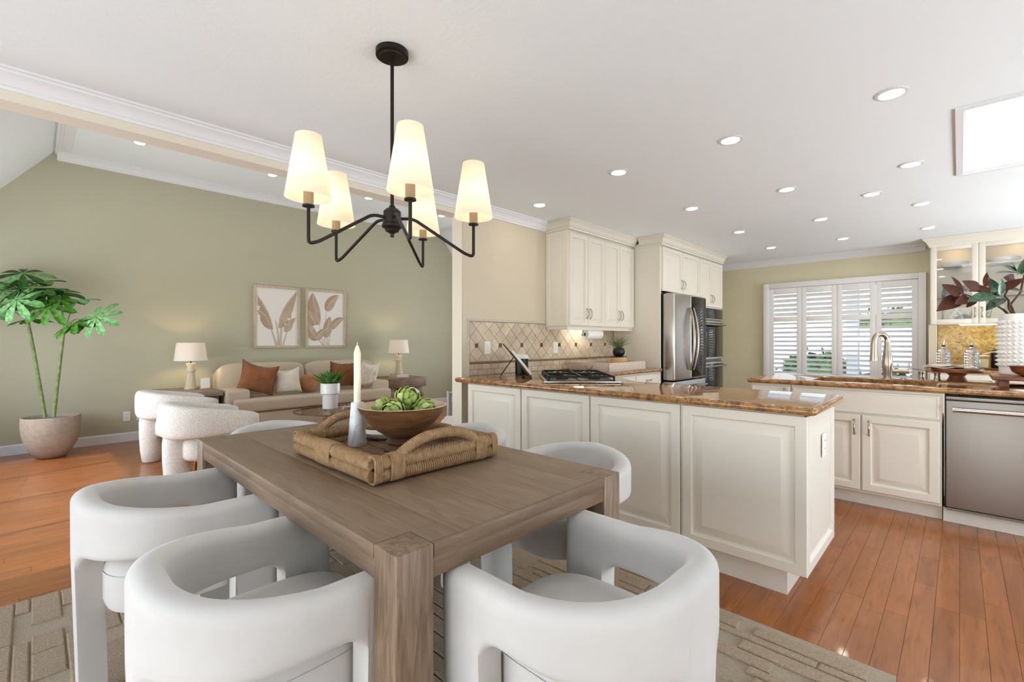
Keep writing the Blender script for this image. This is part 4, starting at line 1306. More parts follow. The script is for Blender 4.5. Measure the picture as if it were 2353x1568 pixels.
# things on the back counter
jx, jy = .155, 7.25
t = thing('glass_jar', 'square glass jar with gold lid on a wooden trivet', 'jar', (jx, jy, .9155))
MB().box(jx - .13, jx + .17, jy - .07, jy + .07, .9155, .932).build('trivet', m_acacia, t, bevel=.003)
MB().box(jx - .068, jx + .075, jy - .06, jy + .06, .9325, 1.06).build('jar', m_glass, t, bevel=.008)
MB().box(jx - .062, jx + .069, jy - .054, jy + .054, .937, 1.035).build('contents', m_sugar, t, bevel=.006)
MB().box(jx - .072, jx + .079, jy - .064, jy + .064, 1.061, 1.072).build('lid', m_bowl_in, t, bevel=.004)
MB().tube([(jx + .02, jy, 1.072), (jx + .05, jy, 1.09), (jx + .09, jy, 1.108), (jx + .14, jy, 1.112)], .007, 8).build('scoop_handle', m_bowl_in, t, smooth=50)
tx, ty = .37, 7.45
t = thing('toaster', 'dark metal toaster behind the glass jar', 'toaster', (tx, ty, .9155))
MB().box(tx - .12, tx + .16, ty - .09, ty + .09, .918, 1.13).build('body', m_toast, t, bevel=.025, seg=4)
MB().box(tx - .04, tx + .12, ty - .105, ty - .075, 1.125, 1.158).build('lever', m_black, t, bevel=.006)
MB().box(tx - .10, tx + .14, ty - .03, ty - .012, 1.1305, 1.133).build('slot', m_black, t)
shelf_dish('cream_canister', 'cream rounded canister half hidden behind the spiked vase', 'canister', [(0, 0), (.06, 0), (.065, .01), (.065, .12), (.05, .16), (.02, .17), (0, .172)], (.42, 7.16, .915), m_ceramic_r)
for k in range(2): MB().box(.0 + .6 * k, .3 + .6 * k, 7.38, 7.44, 1.411, 1.4195).build('light_strip', m_puck, bpy.data.objects['glass_cabinet'])
# ------------------------------------------------------------------ dining area
# rug
RX0, RX1, RY0, RY1 = -3.15, -.165, -.26, 2.185
rug = thing('area_rug', 'large taupe and cream carved-pile rug under the dining table', 'rug', ((RX0 + RX1) / 2, (RY0 + RY1) / 2, 0))
MB().box(RX0, RX1, RY0, RY1, .0005, .010).build('rug_base', m_rugl, rug, bevel=.003)
mb = MB(); q = random.Random(21)
y = RY0 + .004; row = 0
while y < RY1 - .05:
    hgt = q.choice((.05, .075, .075, .10)); x = RX0 + .004 - q.random() * .1
    while x < RX1:
        ln = q.uniform(.14, .52)
        a, b = max(x, RX0 + .004), min(x + ln, RX1 - .004)
        if b - a > .03: mb.panel((a, y, .009), (1, 0, 0), (0, 1, 0), b - a, min(hgt, RY1 - .004 - y) - .004, [(0, 0), (.001, .006), (.006, .009)])
        x += ln + q.choice((.004, .06, .12, .22, .3))
    y += hgt
stuff(mb.build('carved_pile', m_rugd, rug, fix=False))

# table
TX0, TX1, TY0, TY1, TZ = -2.62, -.872, .545, 1.455, .762
tb = thing('dining_table', 'rectangular greyed brown wooden dining table with square corner legs', 'table', ((TX0 + TX1) / 2, 1.0, .0195))
LG = .098
nb = 5
for k in range(nb):
    a = TY0 + (TY1 - TY0) * k / nb; b = TY0 + (TY1 - TY0) * (k + 1) / nb - .0006
    xa, xb = (TX0 + LG + .001, TX1 - LG - .001) if k in (0, nb - 1) else (TX0 + .0125, TX1 - .0125)
    # edge boards stop short of the legs, their inner part runs on past the corner block
    if k in (0, nb - 1):
        MB().box(xa, xb, a, b, TZ - .034, TZ).build('top_board', m_table, tb, bevel=.0012)
        yy0, yy1 = (TY0 + LG + .001, b) if k == 0 else (a, TY1 - LG - .001)
        for ea, eb in ((TX0 + .0125, TX0 + LG), (TX1 - LG, TX1 - .0125)):
            MB().box(ea, eb, yy0, yy1, TZ - .034, TZ).build('top_end', m_table, tb)
    else:
        MB().box(xa, xb, a, b, TZ - .034, TZ).build('top_board', m_table, tb, bevel=.0012)
for (xx, yy) in ((TX0, TY0), (TX1 - LG, TY0), (TX0, TY1 - LG), (TX1 - LG, TY1 - LG)):
    MB().box(xx, xx + LG, yy, yy + LG, .0195, TZ + .0005).build('leg', m_table_v, tb, bevel=.003)
for yy in (TY0 + .004, TY1 - .030): MB().box(TX0 + LG, TX1 - LG, yy, yy + .026, TZ - .081, TZ - .0345).build('apron', m_table, tb, bevel=.002)
for xx in (TX0 + .004, TX1 - .030): MB().box(xx, xx + .026, TY0 + LG, TY1 - LG, TZ - .081, TZ - .0345).build('apron', m_table_y, tb, bevel=.002)

for ea, eb in ((TX0, TX0 + .012), (TX1 - .012, TX1)): MB().box(ea, eb, TY0 + LG + .001, TY1 - LG - .001, TZ - .034, TZ).build('end_strip', m_table_y, tb, bevel=.0012)
# barrel dining chair
def chair_shell():
    A, B, E, YT, TH = .252, .252, 2.35, .225, .074
    def ctr(n=400):
        pts = []
        for i in range(n + 1):
            ph = pi / 2 * i / n
            x = A * abs(sin(ph)) ** (2 / E); y = -B * abs(cos(ph)) ** (2 / E)
            pts.append(Vector((x, y)))
        for i in range(1, 60): pts.append(Vector((A, YT * i / 59)))
        return pts
    half = ctr()
    L = [0.0]
    for i in range(1, len(half)): L.append(L[-1] + (half[i] - half[i - 1]).length)
    tot = L[-1]
    def P(s):
        sg = 1 if s >= 0 else -1; s = min(abs(s), tot)
        import bisect
        i = min(max(bisect.bisect_left(L, s), 1), len(L) - 1)
        f = (s - L[i - 1]) / max(1e-9, L[i] - L[i - 1])
        p = half[i - 1].lerp(half[i], f); d = (half[i] - half[i - 1]).normalized()
        return Vector((p.x * sg, p.y)), Vector((d.x, d.y * sg))
    zb = .535
    ops = [(.066, tot - .115), (-(tot - .115), -.066)]
    Rr = .06
    def zlow(s):
        for a, b in ops:
            if a < s < b:
                d = min(s - a, b - s)
                if d < Rr: return zb - Rr + sqrt(max(0, Rr * Rr - (Rr - d) ** 2))
                return zb
        return 0.0
    def ztop(s):
        u = abs(s) / tot
        return .713 - .052 * min(1, u / .68) ** 1.25
    ss = set()
    k = -tot
    while k <= tot: ss.add(round(k, 4)); k += .022
    ss.add(round(tot, 4))
    for a, b in ops:
        for e, sg in ((a, 1), (b, -1)):
            ss.add(round(e - sg * .0012, 4)); ss.add(round(e - sg * .012, 4))
            for d in (.0004, .002, .006, .012, .02, .03, .042, .055): ss.add(round(e + sg * d, 4))
    ss = sorted(ss)
    # rounded tips
    rings = []
    for j in range(5): rings.append((-tot, -.034 * cos(pi / 2 * j / 5), sin(pi / 2 * j / 5) if j else .08))
    rings += [(s, 0, 1) for s in ss]
    for j in range(4, -1, -1): rings.append((tot, .034 * cos(pi / 2 * j / 5), sin(pi / 2 * j / 5) if j else .08))
    vs = []; fs = []; NR = None
    for s, ext, sc_ in rings:
        p, d = P(s)
        nrm = Vector((d.y, -d.x))           # outward
        p = p + d * ext
        z0, z1 = zlow(s), ztop(s)
        z1 -= .02 * (1 - sc_)
        t2 = TH / 2 * sc_
        rc = min(.029 * sc_ + .002, t2 * .96); rb = min(.020 * sc_ + .001, t2 * .9)
        ring = []
        for i in range(5):
            a = pi / 2 * i / 4
            ring.append((t2 - rc + rc * cos(a), z1 - rc + rc * sin(a)))
        for i in range(5):
            a = pi / 2 + pi / 2 * i / 4
            ring.append((-t2 + rc + rc * cos(a), z1 - rc + rc * sin(a)))
        for f in (.25, .5, .75): ring.append((-t2, z1 - rc + (z0 + rb - z1 + rc) * f))
        for i in range(4):
            a = pi + pi / 2 * i / 3
            ring.append((-t2 + rb + rb * cos(a), z0 + rb + rb * sin(a)))
        for i in range(4):
            a = 1.5 * pi + pi / 2 * i / 3
            ring.append((t2 - rb + rb * cos(a), z0 + rb + rb * sin(a)))
        for f in (.25, .5, .75): ring.append((t2, z0 + rb + (z1 - rc - z0 - rb) * f))
        NR = len(ring)
        for o_, z_ in ring:
            lean = 1 - .055 * max(0, (.55 - z_) / .55)
            vs.append(((p.x + nrm.x * o_) * lean, (p.y + nrm.y * o_) * (lean if p.y < 0 else 1), z_))
    for i in range(len(rings) - 1):
        for k in range(NR):
            j = (k + 1) % NR
            fs.append((i * NR + k, i * NR + j, (i + 1) * NR + j, (i + 1) * NR + k))
    fs.append(tuple(range(NR))); fs.append(tuple((len(rings) - 1) * NR + k for k in range(NR)))
    return MB().add(vs, fs), P, tot, ops, zb, TH
def make_chair():
    t = thing('dining_chair', 'x', 'chair', local=True)
    mb, P, tot, ops, zb, TH = chair_shell()
    sh = mb.build('barrel_frame', m_chair, t, smooth=38)
    # padded seat
    prof = [(0, .335), (.86, .335), (.96, .345), (1.0, .375), (1.0, .455), (.97, .485), (.90, .502), (.6, .510), (0, .512)]
    sg = 48; vs = []; fs = []
    for r, z_ in prof:
        for i in range(sg):
            a = 2 * pi * i / sg
            ex = .62
            x = .205 * math.copysign(abs(cos(a)) ** ex, cos(a)); y = .235 * math.copysign(abs(sin(a)) ** ex, sin(a)) + .018
            vs.append((x * r, y * r + .018 * (1 - r), z_))
    for k in range(len(prof) - 1):
        for i in range(sg):
            j = (i + 1) % sg
            fs.append((k * sg + i, k * sg + j, (k + 1) * sg + j, (k + 1) * sg + i))
    st = MB().add(vs, fs).build('seat', m_chair, t, smooth=45)
    MB().tube([(.2055 * math.copysign(abs(cos(a)) ** .62, cos(a)), .2355 * math.copysign(abs(sin(a)) ** .62, sin(a)) + .018, .462) for a in [2 * pi * i / 64 for i in range(64)]], .0016, 6, closed=True).build('piping', m_chair, st, smooth=60)
    # seams down the shell
    for s in (-.215, .215):
        p, d = P(s); n = Vector((d.y, -d.x))
        pts = [(p.x + n.x * (TH / 2 - .0005), p.y + n.y * (TH / 2 - .0005), z_) for z_ in (.55, .60, .65, .69)]
        pass
    return t
ch0 = make_chair()
ch0['group'] = 'barrel dining chairs round the table'
CHAIRS = [(-1.262, .425, 0, 'ivory barrel dining chair in the foreground with a vertical back seam'),
          (-2.065, .372, 0, 'ivory barrel dining chair on the planter side nearer the boucle armchairs'),
          (-.672, .985, pi / 2, 'ivory barrel dining chair at the near end of the table, facing the tray'),
          (-1.285, 1.655, pi, 'ivory barrel dining chair tucked in before the widest peninsula panels'),
          (-2.065, 1.655, pi, 'ivory barrel dining chair behind the rope tray, by the first peninsula panels'),
          (-2.845, 1.03, -pi / 2, 'ivory barrel dining chair at the far table end toward the coffee table')]
index_kids()
for i, (x, y, r, lab) in enumerate(CHAIRS):
    c = ch0 if i == 0 else copy_tree(ch0)
    c.location = (x, y, .0195); c.rotation_euler = (0, 0, r); c['label'] = lab

# rope tray
def rope_pts(a, b, n):
    a, b = V3(a), V3(b)
    return [a.lerp(b, i / n) for i in range(n + 1)]
TRX0, TRX1, TRY0, TRY1 = -1.985, -1.335, .745, 1.30
tr = thing('rope_tray', 'rectangular seagrass rope tray with two arched handles on the table', 'tray', ((TRX0 + TRX1) / 2, (TRY0 + TRY1) / 2, TZ + .001))
z0 = TZ + .007
MB().box(TRX0 + .03, TRX1 - .03, TRY0 + .03, TRY1 - .03, z0 + .010, z0 + .018).build('woven_base', m_mat, tr)
for k in range(9):
    yy = TRY0 + .045 + (TRY1 - TRY0 - .09) * k / 8
    MB().box(TRX0 + .035, TRX1 - .035, yy - .024, yy + .024, z0 + .018, z0 + .0205).build('base_strip', m_mat, tr, bevel=.001)
rr = .021
def side(a, b, zz, tw, nl):
    n = int((Vector(b) - Vector(a)).length / .0019)
    MB().tube(rope_pts((a[0], a[1], zz), (b[0], b[1], zz), n), rr * .94, 32, rope=(tw, .32, nl)).build('rope_rail', m_rope, tr, smooth=80)
cs = [(TRX0 + rr, TRY0 + rr), (TRX1 - rr, TRY0 + rr), (TRX1 - rr, TRY1 - rr), (TRX0 + rr, TRY1 - rr)]
for i in range(4):
    a, b = cs[i], cs[(i + 1) % 4]
    side(a, b, z0 + rr * 1.13, 330, 0)
    side(a, b, z0 + rr * 3.0, 247 if i % 2 else -247, 10)
def wrap(c, ax, wdt):
    mb = MB(); n = int(wdt / .0062)
    for k in range(n):
        o = -wdt / 2 + wdt * (k + .5) / n
        loop = []
        for i in range(16):
            t_ = 2 * pi * i / 16
            u = (rr * 1.22) * math.copysign(abs(cos(t_)) ** .55, cos(t_)); v = (rr * 2.05) * math.copysign(abs(sin(t_)) ** .55, sin(t_))
            loop.append((c[0] + (o if ax == 'x' else u), c[1] + (o if ax == 'y' else u), z0 + rr * 2.12 + v))
        mb.tube(loop, .0040, 6, closed=True)
    mb.build('rope_binding', m_rope, tr, smooth=80)
xm = (TRX0 + TRX1) / 2; ym = (TRY0 + TRY1) / 2
for xx in (TRX0 + rr, TRX1 - rr):
    for yy in (ym - .185, ym + .185): wrap((xx, yy), 'y', .052)
for yy in (TRY0 + rr, TRY1 - rr): wrap((xm - .03, yy), 'x', .12)
for cxy in cs: wrap(cxy, 'y', .03)
for xx, lean in ((TRX0 + rr, -.02), (TRX1 - rr, .02)):
    pts = []
    for i in range(241):
        u = -1 + 2 * i / 240
        pts.append((xx + lean * (1 - u * u), ym + u * .185, z0 + .062 + .070 * (1 - abs(u) ** 2.6)))
    MB().tube(pts, .0155, 14, rope=(390, .22, 0)).build('handle', m_rope, tr, smooth=80)

ZT = z0 + .021
hx, hy = -1.835, .955
t = thing('marble_candle_holder', 'tapered white marble candle holder on the rope tray', 'candle holder', (hx, hy, ZT))
MB().lathe([(0, 0), (.038, 0), (.039, .003), (.0255, .178), (.0245, .181), (.016, .181), (.0155, .170), (0, .168)], 32, (hx, hy, ZT), cap=False).build('holder', m_marble, t, smooth=35)
t = thing('taper_candle', 'tall ivory taper candle standing in the marble holder', 'candle', (hx, hy, ZT + .169))
MB().lathe([(0, 0), (.0145, 0), (.0145, .22), (.010, .238), (.004, .252), (0, .253)], 20, (hx, hy, ZT + .169), cap=False).build('wax', m_wax, t, smooth=35)
MB().tube([(hx, hy, ZT + .42), (hx + .001, hy, ZT + .428), (hx + .001, hy, ZT + .434)], .0016, 6).build('wick', m_wax, t)

bx_, by_ = -1.63, 1.045
t = thing('pedestal_bowl', 'turned brown wooden pedestal bowl with pale inside on the rope tray', 'bowl', (bx_, by_, ZT))
ob = MB().lathe([(0, 0), (.074, 0), (.076, .006), (.070, .016), (.062, .024), (.066, .034), (.060, .044), (.050, .050), (.062, .058), (.098, .080), (.138, .118), (.165, .155), (.176, .176), (.1775, .180)], 56, (bx_, by_, ZT), cap=False).build('bowl', m_walnut, t, smooth=35)
MB().lathe([(.1775, .180), (.174, .1815), (.162, .165), (.138, .130), (.09, .092), (0, .074)], 56, (bx_, by_, ZT), cap=False).build('inner_face', m_bowl_in, t, smooth=50)

# artichokes
def bract_mesh(name, m):
    vs = []; fs = []; n = 5
    for i in range(n + 1):
        s_ = i / n
        wd = .46 * (1 - s_ ** 1.9) * (.9 + .5 * s_) if i < n else .01
        for yy in (-1, -.5, 0, .5, 1):
            vs.append((s_, yy * wd, .24 * sin(pi * s_ * .8) - .10 * s_ * s_ - .30 * yy * yy * wd))
    for i in range(n):
        for k in range(4): fs.append((i * 5 + k, (i + 1) * 5 + k, (i + 1) * 5 + k + 1, i * 5 + k + 1))
    nv = len(vs)
    vs += [(p[0], p[1] * .97, p[2] - .07) for p in vs]
    f2 = [tuple(x + nv for x in reversed(f)) for f in fs]
    rim = [i * 5 for i in range(n + 1)] + [n * 5 + k for k in range(1, 5)] + [i * 5 + 4 for i in range(n - 1, -1, -1)] + [3, 2, 1]
    f3 = [(rim[i - 1], rim[i], rim[i] + nv, rim[i - 1] + nv) for i in range(len(rim))]
    me = bpy.data.meshes.new(name)
    me.from_pydata(vs, [], fs + f2 + f3)
    me.polygons.foreach_set('use_smooth', [True] * len(me.polygons)); me.set_sharp_from_angle(angle=rad(60))
    me.materials.append(m)
    return me
BR = [bract_mesh('bract_green', m_arti), bract_mesh('bract_pale', m_arti2)]
def artichoke(c, r, axis, lab, sd):
    q = random.Random(sd)
    t = thing('artichoke', lab, 'artichoke', c, group='artichokes in the pedestal bowl')
    Zx = V3(axis).normalized(); X = Zx.orthogonal().normalized(); Y = Zx.cross(X)
    M = Matrix((X, Y, Zx)).transposed()
    MB().sell(c, r * .74, r * .74, r * .80, nu=16, nv=10, M=M).build('heart', m_arti2, t, smooth=60)
    MB().lathe([(0, 0), (.22 * r, 0), (.18 * r, .2 * r), (0, .22 * r)], 10).xf(Matrix.Translation(V3(c) + Zx * r * .80) @ M.to_4x4()).build('choke', m_arti3, t, smooth=60)
    C = V3(c)
    for lvl, (n, ph, ln) in enumerate(((6, -.60, 1.0), (7, -.15, 1.08), (7, .22, 1.0), (6, .58, .88), (5, .92, .66))):
        for k in range(n):
            a = 2 * pi * (k + .5 * (lvl % 2)) / n + q.uniform(-.08, .08)
            rad_ = (X * cos(a) + Y * sin(a))
            base = C + (rad_ * cos(ph) * .84 + Zx * sin(ph) * .84) * r
            tang = (Zx * cos(ph) - rad_ * sin(ph) * .9 + rad_ * q.uniform(.0, .12)).normalized()
            put_leaf(BR[q.random() < .45], 'bract', t, base, tang, r * ln * q.uniform(.9, 1.05), 0, up=rad_ * cos(ph) + Zx * sin(ph))
RB = ZT + .18
artichoke((bx_ + .005, by_ + .015, RB + .014), .046, (.55, .25, .8), 'pale green artichoke on top of the bowl pile', 1)
artichoke((bx_ - .066, by_ - .036, RB - .026), .045, (-.7, -.5, .35), 'green artichoke lying beside the candle in the bowl', 2)
artichoke((bx_ + .035, by_ - .060, RB - .026), .045, (.15, -.8, .45), 'green artichoke at the front of the bowl', 3)
artichoke((bx_ + .070, by_ + .048, RB - .026), .045, (.8, .45, .25), 'green artichoke toward the peninsula side of the bowl', 4)
artichoke((bx_ - .035, by_ + .070, RB - .026), .044, (-.4, .8, .4), 'green artichoke at the back of the bowl', 5)
dx_, dy_ = -1.865, 1.085
t = thing('oval_dish', 'small white boat-shaped dish behind the pedestal bowl', 'dish', (dx_, dy_, ZT))
def dish():
    prof = [(0, 0), (.45, 0), (.8, .012), (1.0, .030), (.97, .031), (.75, .016), (.4, .005), (0, .005)]
    mb = MB(); vs = []; fs = []; sg = 36
    for r, z_ in prof:
        for i in range(sg):
            a = 2 * pi * i / sg
            u = r * .09 * cos(a); v = r * .05 * sin(a)
            vs.append((dx_ + u * Rx - v * Ry, dy_ + u * Ry + v * Rx, ZT + z_ + .014 * (r * cos(a)) ** 4))
    for k in range(len(prof) - 1):
        for i in range(sg):
            j = (i + 1) % sg
            fs.append((k * sg + i, k * sg + j, (k + 1) * sg + j, (k + 1) * sg + i))
    return mb.add(vs, fs).build('dish', m_ceramic, t, smooth=40)
dish()

# chandelier
hxc, hyc = -1.69, 1.034
t = thing('chandelier', 'black five-arm chandelier with cream linen shades over the dining table', 'chandelier', (hxc, hyc, CEIL))
MB().lathe([(0, -.001), (.066, -.001), (.066, -.022), (.052, -.024), (.050, -.030), (.012, -.032), (.012, -.04), (0, -.04)], 40, (hxc, hyc, CEIL), cap=False).build('canopy', m_bronze, t, smooth=35)
HZ = 1.735
MB().tube([(hxc, hyc, CEIL - .03), (hxc, hyc, HZ + .04)], .0075, 12).build('rod', m_bronze, t, smooth=60)
MB().lathe([(0, .055), (.012, .055), (.014, .046), (.024, .042), (.036, .030), (.037, -.020), (.042, -.024), (.042, -.034), (.032, -.040), (.026, -.052), (.012, -.058), (.008, -.064), (.008, -.074), (0, -.076)], 30, (hxc, hyc, HZ), cap=False).build('hub', m_bronze, t, smooth=35)
RHO, ZS, ZLOW = .336, 1.722, 1.604
def rounded(pts, r=.03, n=6):
    out = [V3(pts[0])]
    for i in range(1, len(pts) - 1):
        p = V3(pts[i]); a = (V3(pts[i - 1]) - p); b = (V3(pts[i + 1]) - p)
        d = min(r, a.length * .45, b.length * .45)
        A_, B_ = p + a.normalized() * d, p + b.normalized() * d
        for k in range(n + 1):
            u = k / n
            out.append(A_ * (1 - u) ** 2 + p * 2 * u * (1 - u) + B_ * u * u)
    out.append(V3(pts[-1]))
    return out
for k in range(5):
    a = rad(-93 + 72 * k); dv = Vector((cos(a), sin(a), 0)); O = Vector((hxc, hyc, 0))
    def pt_(r, z_): return O + dv * r + Vector((0, 0, z_))
    arm = MB().tube(rounded([pt_(.03, HZ + .002), pt_(.085, HZ + .004), pt_(RHO - .035, ZLOW - .006), pt_(RHO, ZLOW - .018), pt_(RHO, ZS)], .045, 8), .0065, 10).build('arm', m_bronze, t, smooth=70)
    e = pt_(RHO, ZS)
    MB().lathe([(0, -.002), (.021, -.002), (.021, .004), (0, .004)], 22, e, cap=False).build('socket_cup', m_bronze, arm, smooth=35)
    MB().lathe([(0, .004), (.0175, .004), (.0175, .075), (0, .075)], 22, e, cap=False).build('socket_sleeve', m_socket, arm, smooth=35)
    MB().lathe([(.081, .030), (.0455, .258), (.0445, .258), (.080, .030)], 40, e, cap=False).build('shade', m_shade, t, smooth=50, fix=False)
    MB().sell(e + Vector((0, 0, .125)), .024, .024, .038, nu=14, nv=8).build('bulb', m_bulb, arm, smooth=60)

# recessed downlights
gx = [-.237, -.982, -1.74]; gy = [2.89, 4.14, 5.39, 6.585]
LP = [(gx[i], gy[j]) for j in range(4) for i in range(3)] + [(-.516, 4.755), (-2.66, 3.10)]
colw = {0: 'third row column', }
def downlight(x, y, z_, lab, grp, r=.051):
    t = thing('recessed_downlight', lab, 'ceiling light', (x, y, z_), group=grp)
    MB().lathe([(r + .016, -.0005), (r + .016, -.004), (r + .008, -.007), (r, -.006), (r - .004, .0), (r + .016, -.0005)], 36, (x, y, z_), cap=False).build('trim_ring', m_trimring, t, smooth=35)
    MB().lathe([(0, -.004), (r - .003, -.004), (r - .003, -.001), (0, -.001)], 32, (x, y, z_), cap=False).build('lens', m_lens, t)
RW = ['in the row nearest the camera', 'in the second row from the camera', 'in the third row from the camera', 'in the row next to the shutter window']
CW = ['skylight end', 'middle', 'wall cabinet end']
for j in range(4):
    for i in range(3): downlight(gx[i], gy[j], CEIL, 'kitchen ceiling downlight %s, %s' % (RW[j], CW[i]), 'kitchen ceiling downlights')
downlight(-.516, 4.755, CEIL, 'single odd kitchen downlight between second and third rows', 'kitchen ceiling downlights')
downlight(-2.66, 3.10, CEIL, 'kitchen downlight by the wall post above the cooktop', 'kitchen ceiling downlights')
LW = ['farthest toward the planter', 'second from the planter', 'third from the planter', 'last, beside the wall post']
for k, y in enumerate((.80, 2.14, 3.49, 4.85)): downlight(-6.36, y, CEIL2, 'living room ceiling downlight %s' % LW[k], 'living room ceiling downlights')
# ------------------------------------------------------------------ living room
def puff(name, c, size, m, parent, M=None, e1=.35, e2=.3, nu=40, nv=18):
    return MB().sell(c, size[0] / 2, size[1] / 2, size[2] / 2, e1, e2, nu, nv, M).build(name, m, parent, smooth=70)

# sofa
SY0, SY1, SXB, SXF = 1.66, 3.93, -7.31, -6.33
t = thing('sofa', 'long oatmeal linen sofa under the two botanical prints', 'sofa', (-6.85, (SY0 + SY1) / 2, 0))
MB().box(SXB, SXF - .02, SY0 + .02, SY1 - .02, .06, .33).build('base', m_sofa, t, bevel=.02, seg=3)
for yy in (SY0 + .12, SY1 - .12):
    for xx in (SXB + .1, SXF - .12): MB().box(xx - .03, xx + .03, yy - .03, yy + .03, 0, .06).build('foot', m_brownwood, t)
for a in (SY0, SY1 - .27): MB().box(SXB + .02, SXF - .175, a, a + .27, .30, .615).build('arm', m_sofa, t, bevel=.035, seg=4, smooth=50)
MB().box(SXB, SXB + .14, SY0 + .03, SY1 - .03, .30, .80).build('back_frame', m_sofa, t, bevel=.04, seg=4, smooth=50)
MB().prism([(SXB + .16, SY0 + .275), (SXF - .17, SY0 + .275), (SXF - .17, SY0 + .06), (SXF, SY0 + .06), (SXF, SY1 - .06), (SXF - .17, SY1 - .06), (SXF - .17, SY1 - .275), (SXB + .16, SY1 - .275)], 'z', .335, .50).build('seat_cushion', m_sofa, t, bevel=.04, seg=5, smooth=60)
mid = (SY0 + SY1) / 2
for a, b in ((SY0 + .02, mid - .004), (mid + .004, SY1 - .02)):
    M = Matrix.Rotation(rad(-14), 3, 'Y')
    puff('back_cushion', (SXB + .27, (a + b) / 2, .675), (.27, b - a, .50), m_sofa, t, M, .38, .22)
MB().box(SXF - .012, SXF - .008, SY0 + .29, SY1 - .29, .329, .334).build('seat_seam', m_brownwood, t)

def pillow(name, lab, c, w_, h_, th, rz, tilt, m, trim=None, round_=False, grp='throw pillows on the sofa', roll=0.0):
    """knife-edge cushion standing upright: width along local x, height along z, thickness along y"""
    t = thing(name, lab, 'pillow', (c[0], c[1], c[2] - h_ / 2), group=grp)
    M = Matrix.Rotation(rz, 3, 'Z') @ Matrix.Rotation(tilt, 3, 'X') @ Matrix.Rotation(roll, 3, 'Y')
    if round_:
        mb = MB().sell(c, w_ / 2, th / 2, h_ / 2, 1.0, 1.0, 30, 20, M)
        mb.build('cover', m, t, smooth=80); return t
    n = 22; mb = MB()
    for sg in (1, -1):
        def fn(u, v, sg=sg):
            a, b = 2 * u - 1, 2 * v - 1
            pin = 1 - .10 * (1 - a * a) * abs(b) ** 3 ; pin2 = 1 - .10 * (1 - b * b) * abs(a) ** 3
            k = max(0, (1 - abs(a) ** 2.6) * (1 - abs(b) ** 2.6)) ** .55
            chop = .18 * max(0, b) ** 2 * (1 - a * a)
            p = M @ Vector((a * w_ / 2 * pin2, sg * th / 2 * k, (b * pin - chop) * h_ / 2))
            return (p.x + c[0], p.y + c[1], p.z + c[2])
        mb.grid(fn, n, n)
    o = mb.build('cover', m, t, smooth=80)
    if trim:
        pts = []
        for s_ in range(4):
            for i in range(12):
                u = -1 + 2 * i / 12
                a, b = ((u, -1), (1, u), (-u, 1), (-1, -u))[s_]
                pin = 1 - .10 * (1 - a * a) * abs(b) ** 3; pin2 = 1 - .10 * (1 - b * b) * abs(a) ** 3
                p = M @ Vector((a * w_ / 2 * pin2, 0, (b * pin - .18 * max(0, b) ** 2 * (1 - a * a)) * h_ / 2))
                pts.append((p.x + c[0], p.y + c[1], p.z + c[2]))
        if trim == 'fringe':
            mb = MB(); q = random.Random(2)
            for i in range(len(pts)):
                a = V3(pts[i - 1]); b = V3(pts[i])
                for k in range(3):
                    p = a.lerp(b, k / 3); d = (p - V3(c)).normalized()
                    mb.tube([p, p + d * .02 + Vector((q.uniform(-.006, .006), q.uniform(-.006, .006), q.uniform(-.004, .004)))], [.007, .004], 5)
            stuff(mb.build('fringe', trim_m, t, fix=False))
        else: MB().tube(pts, .006, 6, closed=True).build('piping', m, t, smooth=60)
    return t
trim_m = m_rust
XP = -6.72
pillow('throw_pillow', 'large rust brown pillow with pointed corners at the sofa arm', (-6.64, 2.06, .745), .44, .42, .22, rad(58), rad(14), m_rust, trim='piping', roll=rad(14))
pillow('throw_pillow', 'ivory pillow with tucked folds between rust and caramel pillows', (-6.60, 2.41, .695), .34, .36, .16, rad(66), rad(12), m_pillow, roll=rad(-5))
pillow('round_pillow', 'round caramel velvet ball pillow on the sofa', (-6.66, 2.72, .630), .31, .255, .25, rad(90), 0, m_caramel, round_=True)
pillow('throw_pillow', 'rust pillow with fringed edge behind the taper candle', (-6.68, 3.27, .735), .46, .38, .16, rad(90), rad(14), m_rust, trim='fringe')
pillow('throw_pillow', 'cream striped pillow beside the sofa arm near the lamp', (-6.56, 3.60, .72), .34, .40, .15, rad(100), rad(14), m_stripe, roll=rad(6))

# side tables
t = thing('side_table', 'greywashed wooden block side table beside the boucle armchairs', 'side table', (-6.85, 1.32, 0))
MB().box(-7.28, -6.55, 1.02, 1.635, .555, .622).build('top', m_greywood, t, bevel=.006)
MB().box(-7.26, -6.60, 1.05, 1.60, .02, .55).build('body', m_greywood, t, bevel=.004)
MB().box(-6.60, -6.57, 1.08, 1.57, .28, .54).build('drawer', m_greywood, t, bevel=.004)
MB().box(-7.24, -6.62, 1.07, 1.58, 0, .02).build('plinth', m_greywood, t)
t = thing('side_table', 'brown wooden side table with thick top at the far sofa end', 'side table', (-6.9, 4.33, 0))
MB().box(-7.29, -6.62, 3.96, 4.72, .455, .612).build('top', m_brownwood, t, bevel=.006)
for xx in (-7.27, -6.78):
    for yy in (4.0, 4.54): MB().box(xx, xx + .12, yy, yy + .12, 0, .455).build('leg', m_brownwood, t, bevel=.004)

